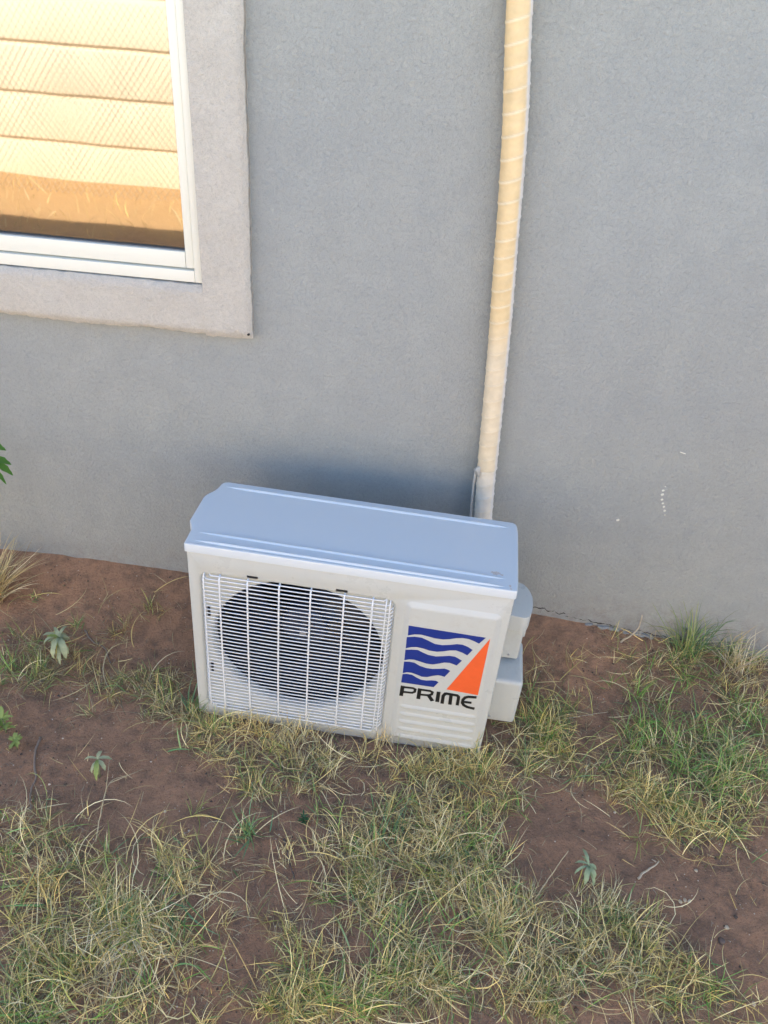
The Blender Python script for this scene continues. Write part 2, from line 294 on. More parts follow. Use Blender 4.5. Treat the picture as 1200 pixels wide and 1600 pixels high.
# ---------------------------------------------------------------- house
house = tag(empty('house', (0, 0, 0)), 'grey plastered house wall with a pale plaster window surround, rising behind the air conditioner', 'house')
WX0, WX1, WZ0, WZ1 = -1.70, -.5215, .9435, 2.02
def ring_fill(bm, loops, y):
    es = []
    for L in loops:
        vs = [bm.verts.new((p[0], y, p[1])) for p in L]
        es += [bm.edges.new((vs[i], vs[(i+1) % len(vs)])) for i in range(len(vs))]
    return bmesh.ops.triangle_fill(bm, edges=es, use_beauty=True)
bm = bmesh.new()
o_ = [(-6, -.4), (6, -.4), (6, 2.75), (-6, 2.75)]; h_ = [(WX0, WZ0), (WX1, WZ0), (WX1, WZ1), (WX0, WZ1)]
def bridge(bm, A, B):
    n = len(A)
    for i in range(n): bm.faces.new((A[i], A[(i+1) % n], B[(i+1) % n], B[i]))
def loopv(bm, pts, y): return [bm.verts.new((p[0], y, p[1])) for p in pts]
def ledges(bm, vs):
    out = []
    for i in range(len(vs)):
        e = bm.edges.get((vs[i], vs[(i+1) % len(vs)])) or bm.edges.new((vs[i], vs[(i+1) % len(vs)])); out.append(e)
    return out
A0, B0 = loopv(bm, o_, 0), loopv(bm, h_, 0); A1, B1 = loopv(bm, o_, .2), loopv(bm, h_, .2)
bmesh.ops.triangle_fill(bm, edges=ledges(bm, A0)+ledges(bm, B0), use_beauty=True)
bmesh.ops.triangle_fill(bm, edges=ledges(bm, A1)+ledges(bm, B1), use_beauty=True)
bridge(bm, A0, A1); bridge(bm, B0, B1)
bmesh.ops.recalc_face_normals(bm, faces=bm.faces)
build('wall', bm, M['wall'], house, None)
bm = bmesh.new(); box(bm, -6, -5.8, .201, 7, -.4, 2.75); box(bm, 5.8, 6, .201, 7, -.4, 2.75); box(bm, -6, 6, 7.001, 7.2, -.4, 2.75)
build('side_walls', bm, M['wall'], house, None)
bm = bmesh.new()
prism(bm, [(-.45, 2.72), (3.6, 3.75), (7.6, 2.72), (7.6, 2.78), (3.6, 3.83), (-.45, 2.80)], lambda a, b, d: (d, a, b), -6.4, 6.4)
build('roof', bm, M['roof'], house, None)
bm = bmesh.new(); box(bm, -6.4, 6.4, -.475, -.452, 2.62, 2.80, .003)
build('eave_board', bm, M['eave'], house)
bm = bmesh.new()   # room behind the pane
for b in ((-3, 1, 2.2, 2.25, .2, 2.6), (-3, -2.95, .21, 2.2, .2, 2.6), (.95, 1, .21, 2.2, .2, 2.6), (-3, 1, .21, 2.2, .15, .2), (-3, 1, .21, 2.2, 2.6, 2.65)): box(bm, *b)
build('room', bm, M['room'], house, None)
# surround
def plaster_bar(name, x0, x1, z0, z1, y0, y1, seed, rough_low=.0, rough_side=.0):
    bm = bmesh.new(); box(bm, x0, x1, y0, y1, z0, z1)
    L = max(x1-x0, z1-z0); cuts = int(L/.008)
    ax_ = 0 if (x1-x0) > (z1-z0) else 2
    es = [e for e in bm.edges if abs((e.verts[0].co-e.verts[1].co)[ax_]) > L*.9]
    bmesh.ops.subdivide_edges(bm, edges=es, cuts=cuts, use_grid_fill=True)
    oth = 2-ax_; Lo = (x1-x0) if oth == 0 else (z1-z0)
    es = [e for e in bm.edges if abs((e.verts[0].co-e.verts[1].co)[oth]) > Lo*.9]
    bmesh.ops.subdivide_edges(bm, edges=es, cuts=12, use_grid_fill=True)
    es = [e for e in bm.edges if abs((e.verts[0].co-e.verts[1].co)[1]) > (y1-y0)*.9]
    bmesh.ops.subdivide_edges(bm, edges=es, cuts=4, use_grid_fill=True)
    for v in bm.verts:
        c = v.co.copy()
        # soften the outer edges
        dx = x1-c.x; dz = min(c.z-z0, z1-c.z); dy = c.y-y0
        e = min(dx if x1 > -.45 else 9, dz)
        if dy < .02: v.co.y += .010*max(0, 1-e/.016)**2
        n1 = noise.noise(Vector((c.x*9+seed, 3, c.z*9))); n2 = noise.noise(Vector((c.x*55+seed, 8, c.z*55))); n3 = noise.noise(Vector((c.x*150, seed, c.z*150)))
        v.co.y += .0022*n1+.0010*n2
        if abs(c.z-z0) < 1e-5: v.co.z += .005*n1+.0024*n2+.0024*n3
        if abs(c.x-x1) < 1e-5 and rough_side: v.co.x += .0025*n1+.0014*n2+.0014*n3
        if abs(c.z-z1) < 1e-5 and ax_ == 0: v.co.z += .002*n2
        if v.co.y > -.001 and y1 <= 0: v.co.y = -.0005+0*v.co.y if c.y < y1-1e-5 else .004
    return build(name, bm, M['surround'], house, 60)
plaster_bar('window_jamb', -.5195, -.411, .8275, 2.16, -.031, .003, 3.1, rough_side=1)
plaster_bar('window_jamb', -1.815, -1.702, .8275, 2.16, -.031, .003, 9.4, rough_side=1)
plaster_bar('window_sill', -1.7005, -.5190, .8280, .9420, -.0306, .003, 5.7)
plaster_bar('window_lintel', -1.7005, -.5192, 2.0215, 2.16, -.0300, .003, 7.7)
# chipped corner hole
bm = bmesh.new(); bmesh.ops.create_icosphere(bm, subdivisions=2, radius=.0035, matrix=Matrix.Translation((-.4195, -.0285, .8395)))
build('chip_hole', bm, M['slot'], house)
# window
def frame_ring(bm, x0, x1, z0, z1, w, y0, y1, bev=.0015, wb=None):
    wb = wb or w
    box(bm, x0, x0+w, y0, y1, z0, z1, bev); box(bm, x1-w, x1, y0, y1, z0, z1, bev)
    box(bm, x0+w+.0002, x1-w-.0002, y0, y1, z0, z0+wb, bev); box(bm, x0+w+.0002, x1-w-.0002, y0, y1, z1-w, z1, bev)
# thing > window parts: house > window > pane is one level too deep for sashes, so frame carries pane and sash
bm = bmesh.new(); frame_ring(bm, WX0, WX1-.0005, WZ0+.001, WZ1, .017, -.016, .06, .002, .026)
frame = build('window_frame', bm, M['frame'], house)
bm = bmesh.new(); frame_ring(bm, WX0+.0185, WX1-.0185, WZ0+.0305, WZ1-.0185, .0185, -.011, .03, .003, .036)
box(bm, -1.135, -1.10, -.0115, .031, WZ0+.067, WZ1-.038, .002)
build('sash', bm, M['frame'], frame)
bm = bmesh.new(); box(bm, WX0+.03, WX1-.03, .0025, .0065, WZ0+.05, WZ1-.03)
build('pane', bm, M['glass'], frame, None)
bm = bmesh.new()
for (x0, x1, z0, z1) in ((WX1-.0385, WX1-.0365, WZ0+.066, WZ1-.037),): box(bm, x0, x1, -.0045, .002, z0, z1)
box(bm, WX0+.038, WX1-.038, -.0045, .002, WZ0+.066, WZ0+.0685)
build('glazing_gasket', bm, M['gasket'], frame)
# cracked foot of the plaster right of the air conditioner
bm = bmesh.new()
def ribbon(bm, pts, w, y):
    prev = None
    for i, (x, z) in enumerate(pts):
        ww = w*max(.12, .8+2.0*noise.noise(Vector((i*.45, z*40, x*3))))*(1 if 0 < i < len(pts)-1 else .2)
        a = bm.verts.new((x, y, z+ww)); b = bm.verts.new((x, y, z-ww))
        if prev: bm.faces.new((prev[0], a, b, prev[1]))
        prev = (a, b)
def crackline(a, b, n, amp):
    out = []
    for i in range(n+1):
        t = i/n; out.append((a[0]+(b[0]-a[0])*t, a[1]+(b[1]-a[1])*t+amp*noise.noise(Vector((i*.23, a[0]*9, 2)))*1.6+amp*.5*noise.noise(Vector((i*.9, a[0]*9, 7)))))
    return out
ribbon(bm, crackline((.335, .096), (.452, .075), 34, .006), .0011, -.0012)
ribbon(bm, crackline((.452, .070), (.60, .052), 44, .005), .0013, -.0013)
ribbon(bm, crackline((.62, .047), (.84, .022), 50, .005), .0011, -.0012)
build('crack', bm, M['crack'], house, None)
bm = bmesh.new()   # pale broken plaster lumps along the foot of the wall
rr = random.Random(4)
for x in np.arange(.455, .70, .011):
    if rr.random() < .45: continue
    z = float(ground_h(x, -.006))
    m4 = Matrix.Translation((x+rr.uniform(-.003, .003), -.004, z+.002+rr.uniform(-.003, .003))) @ Matrix.Rotation(rr.uniform(-.4, .4), 4, 'Y') @ Matrix.Diagonal((rr.uniform(.008, .016), rr.uniform(.004, .008), rr.uniform(.003, .006), 1))
    r = bmesh.ops.create_icosphere(bm, subdivisions=2, radius=1, matrix=m4)
    for v in r['verts']: v.co += Vector((noise.noise(v.co*160), noise.noise(v.co*160+Vector((9, 0, 0))), noise.noise(v.co*160+Vector((0, 9, 0)))))*.003
build('broken_plaster', bm, M['wall'], house)
for i, (x, z, r) in enumerate([(.611, .531, .0012), (.609, .519, .0024), (.610, .507, .0030), (.613, .492, .0024), (.618, .481, .0022), (.623, .471, .0022), (.628, .459, .0022), (.52, .416, .0032), (.632, .447, .0012)]):
    bm = bmesh.new(); prism(bm, [(x+r*1.3*math.cos(k), z+r*math.sin(k)+.3*r*math.cos(k)) for k in np.arange(0, 6.2, .7)], lambda a, b, d: (a, d, b), -.0022, .001)
    build('paint_fleck', bm, M['frame'], house, None)
bm = bmesh.new(); prism(bm, [(.620, .632), (.634, .6285), (.634, .630), (.620, .6335)], lambda a, b, d: (a, d, b), -.002, .001); build('paint_fleck', bm, M['frame'], house, None)


# ---------------------------------------------------------------- air conditioner
UX, UY = -.4814, -.4273
ac = tag(empty('air_conditioner', (UX, UY, -.003), (-.0026, .0144, -.0398)),
         'white outdoor air conditioner unit with a round fan behind a wire grille', 'air conditioner')
CX, CZ, CR = .2437, .2640, .201
H, WD, D = .54, .70, .24
def rrect(x0, x1, z0, z1, r, n=7, x0b=None, x1b=None):
    x0b = x0 if x0b is None else x0b; x1b = x1 if x1b is None else x1b
    return round_poly([(x0b, z0), (x1b, z0), (x1, z1), (x0, z1)], r, n)
def inset(loop, d):
    c = [Vector(p) for p in loop]; out = []
    n = len(c)
    for i in range(n):
        t = (c[(i+1) % n]-c[i-1]); t.normalize(); out.append(tuple(c[i]+Vector((-t.y, t.x))*d))
    return out
bm = bmesh.new()
outer = rrect(.0, .70, .004, .520, .006, 3)
LO = [loopv(bm, outer, .045), loopv(bm, outer, .005), loopv(bm, inset(outer, .0015), .0015), loopv(bm, inset(outer, .005), 0)]
for a, b in zip(LO, LO[1:]): bridge(bm, a, b)
rec = rrect(.0225, .4585, .036, .4675, .028, 9, .0195, .4605)
R0 = loopv(bm, rec, 0); R1 = loopv(bm, inset(rec, .003), .0018); R2 = loopv(bm, inset(rec, .0055), .0085); R3 = loopv(bm, inset(rec, .0085), .010)
for a, b in ((R0, R1), (R1, R2), (R2, R3)): bridge(bm, a, b)
circ = lambda r: [(CX+r*math.cos(t), CZ+r*math.sin(t)) for t in np.linspace(0, 2*math.pi, 72, endpoint=False)]
C = [loopv(bm, circ(CR+.003), .010), loopv(bm, circ(CR), .0115), loopv(bm, circ(CR-.004), .017), loopv(bm, circ(CR-.005), .028), loopv(bm, circ(CR-.004), .038)]
for a, b in zip(C, C[1:]): bridge(bm, a, b)
bmesh.ops.triangle_fill(bm, edges=ledges(bm, R3)+ledges(bm, C[0]), use_beauty=True)
pad = rrect(.4765, .6835, .026, .4700, .018, 7, .4765, .6905)
P = [loopv(bm, pad, 0), loopv(bm, inset(pad, .0015), -.0008), loopv(bm, inset(pad, .0095), -.0056), loopv(bm, inset(pad, .0125), -.0067), loopv(bm, inset(pad, .0155), -.007)]
for a, b in zip(P, P[1:]): bridge(bm, a, b)
bmesh.ops.triangle_fill(bm, edges=ledges(bm, P[-1]), use_beauty=True)
bmesh.ops.triangle_fill(bm, edges=ledges(bm, LO[-1])+ledges(bm, R0)+ledges(bm, P[0]), use_beauty=True)
bmesh.ops.recalc_face_normals(bm, faces=bm.faces)
build('front_panel', bm, M['casing'], ac, 40)
bm = bmesh.new()
for i in range(5):   # pressed ribs under the lettering
    z = .1475-i*.0262
    rings = []
    for (dy, dz) in ((-.0068, .0085), (-.0085, .006), (-.0105, .001), (-.0095, -.004), (-.0068, -.006)):
        x0, x1 = .493, .674+i*.001
        rings.append([bm.verts.new((x, -.0 + (dy if .004 < x-x0+.0041 and x < x1-.0001 and x > x0+.0001 else -.0066), z+dz)) for x in (x0, x0+.012, x1-.012, x1)])
    for a, b in zip(rings, rings[1:]):
        for k in range(3): bm.faces.new((a[k], a[k+1], b[k+1], b[k]))
bmesh.ops.recalc_face_normals(bm, faces=bm.faces)
build('pressed_ribs', bm, M['casing'], ac, 50)
# body
bm = bmesh.new()
t = .002
for b in ((.001, .001+t, .046, D, .0, .519), (.699-t, .699, .046, D, .0, .519), (.0035, .6965, D-t, D-.0002, .0, .519), (.0035, .6965, .02, D-.003, .002, .006), (.50, .502, .03, D-.003, .007, .519)):
    box(bm, *b)
build('casing', bm, M['casing'], ac)
bm = bmesh.new(); box(bm, .008, .692, .006, D-.004, -.014, .0015, .003)
build('base_tray', bm, M['casing'], ac)
bm = bmesh.new()
ys_ = [.063, .2]
r0 = [bm.verts.new((CX+.199*math.cos(a), .039, CZ+.199*math.sin(a))) for a in np.linspace(0, 6.283, 48, endpoint=False)]
r1 = [bm.verts.new((CX+.21*math.cos(a), .205, CZ+.21*math.sin(a))) for a in np.linspace(0, 6.283, 48, endpoint=False)]
bridge(bm, r0, r1); bm.faces.new(r1)
build('fan_dark_liner', bm, M['coil'], ac)  # near-black cup added to stand in for the shade inside the fan opening
bm = bmesh.new(); box(bm, .02, .495, .207, .232, .012, .51)
build('coil', bm, M['coil'], ac, None)
# fan
fan_bm = bmesh.new()
fan = tag(build('fan', fan_bm, M['blade'], ac)); fan.location = (CX, .105, CZ)
bm = bmesh.new()
prof = [(.0, -.030), (.012, -.030), (.020, -.027), (.048, -.024), (.055, -.016), (.056, .03)]
rings = [[bm.verts.new((r*math.cos(a), y, r*math.sin(a))) for a in np.linspace(0, 6.283, 32, endpoint=False)] for r, y in prof[1:]]
for a, b in zip(rings, rings[1:]): bridge(bm, a, b)
bm.faces.new(rings[0]); bmesh.ops.recalc_face_normals(bm, faces=bm.faces)
build('hub', bm, M['blade'], fan)
bm = bmesh.new(); r = bmesh.ops.create_cone(bm, cap_ends=True, segments=6, radius1=.009, radius2=.009, depth=.012, matrix=Matrix.Translation((0, -.035, 0)) @ Matrix.Rotation(math.pi/2, 4, 'X'))
build('hub_nut', bm, M['hub'], fan, 20)
for k in range(3):
    bm = bmesh.new(); g = []
    a0 = math.radians(-50+120*k)
    NR, NA = 9, 12
    for i in range(NR):
        u = i/(NR-1); r = .05+.135*u
        row = []
        sp = math.radians(62+34*u); st = -math.radians(16)*u
        for j in range(NA):
            v = j/(NA-1); a = a0+st+sp*(v-.5)
            rr_ = r*(1-.04*(2*v-1)**2*u)
            y = -.026+.060*v+.010*math.sin(v*math.pi)*(1-u)
            row.append((rr_*math.cos(a), y, rr_*math.sin(a)))
        g.append(row)
    vs = [[bm.verts.new(p) for p in row] for row in g]
    for i in range(NR-1):
        for j in range(NA-1): bm.faces.new((vs[i][j], vs[i+1][j], vs[i+1][j+1], vs[i][j+1]))
    bmesh.ops.solidify(bm, geom=bm.faces[:], thickness=.003)
    build('blade', bm, M['blade'], fan)
# grille
bm = bmesh.new()
def gy(x, z):  # gentle outward bow
    u = (x-.24)/.22; w = (z-.25)/.22
    return -.0045-.0045*max(0, 1-u*u)*max(0, 1-w*w)
NH = 39
for i in range(NH):
    z = .0415+i*(.4625-.0415)/(NH-1)
    f = (z-.036)/.43; xa = .0275+.0025*f; xb = .4535-.0015*f
    if i in (0, NH-1): xa += .016; xb -= .016
    elif i in (1, NH-2): xa += .006; xb -= .006
    pts = [(xa, .010, z), (xa+.001, .003, z), (xa+.006, gy(xa, z), z)]+[(x, gy(x, z), z) for x in np.linspace(xa+.03, xb-.03, 9)]+[(xb-.006, gy(xb, z), z), (xb-.001, .003, z), (xb, .010, z)]
    tube(bm, pts, .00145, 6)
for x in (.0365, .0715, .1335, .2033, .2723, .3451, .4069, .4360, .4445):
    zs = [.041, .0425, .048]+list(np.linspace(.08, .43, 9))+[.457, .462, .4635]
    pts = [(x+(.24-x)*.00, (gy(x, z)-.0022 if 2 <= k <= 12 else .009 if k in (0, 14) else .002), z) for k, z in enumerate(zs)]
    tube(bm, pts, .0021 if .05 < x < .42 else .0014, 6)
build('fan_grille', bm, M['wire'], ac)
for (x0, x1, z0, z1) in ((.1316, .1553, .4688, .4742), (.3256, .3504, .4678, .4732)):
    bm = bmesh.new(); box(bm, x0, x1, -.0012, .004, z0, z1); build('slot', bm, M['slot'], ac, None)
for z in (.352, .343, .331, .173, .164, .152):
    bm = bmesh.new(); box(bm, .0370, .0425, .006, .0115, z, z+.0062); build('slot', bm, M['slot'], ac, None)
# lid
bm = bmesh.new()
OUT = [(-.0035, -.0035), (.7020, -.0035), (.7035, .030), (.7030, .205), (.7000, .2400), (.012, .2420), (.0045, .205), (-.0144, .176), (-.0166, .078), (-.0035, .052)]
OP = round_poly(OUT, [.006, .006, .01, .01, .016, .014, .01, .012, .004, .004], 5)
lo = lambda pts, z: [bm.verts.new((p[0], p[1], z)) for p in pts]
L0 = lo(OP, .519); L1 = lo(OP, .5365); L2 = lo(inset(OP, .0012), .5390); L3 = lo(inset(OP, .0035), .5400); L4 = lo(inset(OP, .006), .5400)
for a, b in ((L0, L1), (L1, L2), (L2, L3), (L3, L4)): bridge(bm, a, b)
bm.faces.new(L4); bm.faces.new(L0[::-1])
bmesh.ops.recalc_face_normals(bm, faces=bm.faces)
def bead(bm, xa, ya, xb, yb, w, h):
    n = 22; prev = None
    for i in range(n+1):
        t = i/n; x = xa+(xb-xa)*t; y = ya+(yb-ya)*t; e = min(1, min(t, 1-t)*n/1.3)
        row = [bm.verts.new((x, y+s*w*.5*e, .5396+h*e*k)) for s, k in ((-1, 0), (-.6, .75), (-.2, 1), (.2, 1), (.6, .75), (1, 0))]
        if prev:
            for k in range(5): bm.faces.new((prev[k], row[k], row[k+1], prev[k+1]))
        prev = row
bead(bm, .020, .2205, .689, .2165, .011, .0042)
bead(bm, .012, .0415, .683, .0330, .009, .0036)
bead(bm, .012, .0125, .683, .0070, .009, .0040)
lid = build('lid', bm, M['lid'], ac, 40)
# scuff on the lid corner
m = NT('lid_scuff'); m.fin(m.mix(m.ramp(m.noise(300, 3), [(.4, 0.0), (.6, 1.0)]), (.50, .42, .36), (.66, .62, .58)), .7); M['scuff'] = m.m
for (x, y, r, sx) in ((.655, .047, .006, 1.6), (.668, .044, .003, 1.4), (.686, .012, .0035, .7), (.688, .003, .003, .6)):
    bm = bmesh.new(); prism(bm, [(x+r*sx*math.cos(k)*(1+.3*math.sin(k*3)), y+r*math.sin(k)*(1+.2*math.cos(k*5))) for k in np.arange(0, 6.2, .5)], lambda a, b, d: (a, b, d), .5403, .5395)
    build('scuff', bm, M['scuff'], lid, None)
bm = bmesh.new()
prism(bm, round_poly([(-.0002, .060), (-.0150, .080), (-.0135, .172), (-.0002, .185)], .006, 4), lambda a, b, d: (a, b, d), .5185, .47)
build('side_handle', bm, M['casing'], ac)
# valve covers on the right hand side
bm = bmesh.new(); box(bm, .700, .760, .147, .228, .200, .3440, .008, 4)
hood = round_poly([(.7002, .247), (.748, .246), (.7685, .205), (.7685, .155), (.757, .118), (.7002, .126)], [.001, .02, .03, .03, .02, .001], 7)
prism(bm, hood, lambda a, b, d: (a, b, d), .362, .318, .006)
box(bm, .7602, .7665, .165, .200, .262, .300, .002)
up_ = build('valve_cover', bm, M['casing'], ac)
bm = bmesh.new(); box(bm, .700, .7765, .080, .230, .045, .190, .013, 5)
build('terminal_cover', bm, M['casing'], ac)
for (x, y, z, up) in ((.735, .1465, .214, 0), (.715, .0797, .062, 0), (.712, .21, .3625, 1), (.711, .11, .1905, 1)):
    bm = bmesh.new(); bmesh.ops.create_cone(bm, cap_ends=True, segments=14, radius1=.0032, radius2=.0026, depth=.003, matrix=Matrix.Translation((x, y, z)) @ Matrix.Rotation(0 if up else math.pi/2, 4, 'X'))
    build('screw_head', bm, M['hub'], ac, 30)
# emblem and lettering, printed film a fraction of a millimetre thick
def film(name, polys, mat, y0):
    bm = bmesh.new()
    for i, pl in enumerate(polys):
        prism(bm, pl, lambda a, b, d: (a, d, b), y0-.00012*i, -.0068)
    bmesh.ops.triangulate(bm, faces=[f for f in bm.faces if len(f.verts) > 4])
    return build(name, bm, mat, ac, None)
PSH = -.0032   # the pad stands proud of the panel face
bl = []
for k, pl in enumerate(BLUE):
    bl.append([(x, z+PSH) for x, z in pl])
film('blue_waves', bl, M['blue'], -.0074)
film('orange_sail', [[(x, z+PSH) for x, z in ORANGE]], M['orange'], -.0074)
def stroke(pts, w):
    v = [Vector(p) for p in pts]; Lf, Rt = [], []
    for i in range(len(v)):
        if i == 0: t = (v[1]-v[0]).normalized(); s = 1
        elif i == len(v)-1: t = (v[-1]-v[-2]).normalized(); s = 1
        else:
            t1 = (v[i]-v[i-1]).normalized(); t2 = (v[i+1]-v[i]).normalized(); t = (t1+t2).normalized(); s = 1/max(.6, t.dot(t1))
        nn = Vector((-t.y, t.x))*w*.5*s; Lf.append(tuple(v[i]+nn)); Rt.append(tuple(v[i]-nn))
    return Lf+Rt[::-1]
lt = []
for L in LETTERS: lt.append(stroke([(p[0], p[1]+PSH) for p in L[:-1]], L[-1]*1.38))
film('lettering', lt, M['black'], -.0073)

# ---------------------------------------------------------------- wrapped pipe
pz = [(2.70, .020), (2.2, .045), (1.80, .068), (1.53, .089), (1.364, .1085), (1.203, .123), (1.049, .134), (.877, .1465), (.683, .158), (.549, .165)]
path = [Vector((x, -.032, z)) for z, x in pz]+[Vector((.170, -.033, .47)), Vector((.177, -.045, .38)), Vector((.190, -.08, .30)), Vector((.215, -.13, .255)), Vector((.245, -.19, .245))]
def resample(path, step):
    # Catmull-Rom
    P_ = [path[0]*2-path[1]]+path+[path[-1]*2-path[-2]]; fine = []
    for i in range(1, len(P_)-2):
        for k in range(24):
            t = k/24; a, b, c, d = P_[i-1:i+3]
            fine.append(.5*((2*b)+(c-a)*t+(2*a-5*b+4*c-d)*t*t+(3*b-a-3*c+d)*t**3))
    fine.append(path[-1]); out = [fine[0]]; acc = 0
    for i in range(1, len(fine)):
        seg = (fine[i]-fine[i-1]).length
        while acc+seg >= step:
            r = (step-acc)/seg; fine[i-1] = fine[i-1].lerp(fine[i], r); seg = (fine[i]-fine[i-1]).length; out.append(fine[i-1].copy()); acc = 0
        acc += seg
    return out
pp = resample(path, .0022)
V, Fc, Cc = [], [], []
NS = 40
s = 0
for i, p in enumerate(pp):
    t = (pp[min(i+1, len(pp)-1)]-pp[max(i-1, 0)]).normalized(); a = t.cross(Vector((0, 1, 0))).normalized(); b = a.cross(t).normalized()
    low = p.z < .553
    for k in range(NS):
        th = 2*math.pi*k/NS
        pitch = .047+.012*noise.noise(Vector((p.z*1.2, 0, 4)))
        ph = (p.z*1.0/.038-.16*math.cos(th)+.55*noise.noise(Vector((p.z*3, 1, 1)))) % 1.0
        ridge = math.exp(-((ph-.5)/.055)**2)
        step = ph
        wob = noise.noise(Vector((math.cos(th)*1.5, math.sin(th)*1.5, p.z*9)))
        r = .0236+.0015*ridge+.0008*step+.0007*wob+(-.0016 if low else 0)+.0010*noise.noise(Vector((p.z*3.3, 5, 2)))
        q = p+(a*math.cos(th)+b*math.sin(th))*r
        V.append(q)
        hi = max(0, min(1, (p.z-.85)/.1))
        base = Vector((.80, .60, .33)) if not low else Vector((.84, .74, .60))
        midc = Vector((.78, .65, .46)); base = base*hi+(midc if not low else base)*(1-hi)
        c = base.lerp(Vector((.92, .83, .64)), .62*ridge*max(hi, .35))
        c = c*(1+.04*wob)
        if math.exp(-((ph-.57)/.03)**2) > .3: c = c*.93
        # a pale overlap of the tape runs down the wall side edge
        ov = max(0, min(1, (math.cos(th+.28)-.86)/.06)); c = c.lerp(Vector((.76, .72, .68)), ov*.9)
        Cc.append(tuple(c))
V = np.array([tuple(v) for v in V]); n = len(pp)
ii = np.arange(n*NS).reshape(n, NS); jj = np.roll(ii, -1, 1)
Fc = np.stack([ii[:-1], jj[:-1], jj[1:], ii[1:]], -1).reshape(-1, 4)
pipe = tag(npmesh('insulated_pipe', V, Fc, M['tape'], np.array(Cc)), 'cream tape wrapped pipe running down the grey wall to the back of the air conditioner', 'pipe')
bm = bmesh.new()
rowa = [(-.0235, .003), (-.030, .006), (-.034, .002)]; vs0 = []
for (dx, dz) in ((.142-.165, .562-.549), (.135-.165, .556-.549), (.131-.165, .551-.549), (.136-.165, .545-.549), (.143-.165, .533-.549)): vs0.append(bm.verts.new((.165+dx, -.045, .549+dz)))
vs1 = [bm.verts.new(v.co+Vector((.006, -.006, .0))) for v in vs0]
for i in range(4): bm.faces.new((vs0[i], vs0[i+1], vs1[i+1], vs1[i]))
bm.faces.new(vs0[::-1]); bm.faces.new(vs1)
fl = build('tape_end', bm, M['surround'], pipe)
bm = bmesh.new(); tube(bm, [(.139, -.03, .545), (.1385, -.034, .50), (.1405, -.036, .45), (.146, -.05, .36), (.16, -.08, .28)], .0032, 8)
build('cable', bm, M['surround'], pipe)
# ---------------------------------------------------------------- yard behind the photographer: mirrored in the window, and it bounces the sun
YW = -4.02
bw = tag(empty('boundary_wall', (0, YW, 0)), 'sunlit cream precast slab wall across the yard, mirrored in the window pane', 'wall')
for k in range(6):
    bm = bmesh.new()
    for px in np.arange(-8.9, 8.0, 1.8):
        z0 = -.04+k*.295; 
        box(bm, px+.06, px+1.74, -.045, -.003, z0, z0+.272, .014, 2)
    build('slab_row', bm, M['cream'], bw, 50)
bm = bmesh.new()
for px in np.arange(-8.9, 8.2, 1.8): box(bm, px-.058, px+.058, -.07, .035, -.1, 1.80, .008)
build('posts', bm, M['post'], bw)
bm = bmesh.new(); box(bm, -8.1, 8.1, -.030, -.024, -.1, 1.72)
build('joint_backing', bm, M['post'], bw, None)
lf = tag(empty('chain_link_fence', (0, -3.72, 0)), 'low chain link fence before the cream slab wall, mirrored in the window', 'fence')
bm = bmesh.new(); Hf = 1.12
def wire(bm, a, b, r=.0013):
    d = (Vector(b)-Vector(a)).normalized(); n_ = Vector((-d.z, 0, d.x)); m_ = Vector((0, 1, 0))
    A = [bm.verts.new(Vector(a)+n_*r*c+m_*r*s_) for c, s_ in ((1, -.5), (-1, -.5), (0, 1))]; B = [bm.verts.new(Vector(b)+n_*r*c+m_*r*s_) for c, s_ in ((1, -.5), (-1, -.5), (0, 1))]
    for i in range(3): bm.faces.new((A[i], A[(i+1) % 3], B[(i+1) % 3], B[i]))
for x in np.arange(-6, 3.4, .042):
    wire(bm, (x, 0, .0), (x+Hf*.75, .002, Hf)); wire(bm, (x+Hf*.75, -.004, .0), (x, -.002, Hf))
build('link_mesh', bm, M['link'], lf, None)
for x in (-6, -3.9, -.6, 1.8, 4.2):
    bm = bmesh.new(); tube(bm, [(x, .03, -.1), (x, .03, 1.16)], .02, 8); build('post', bm, M['link'], lf)
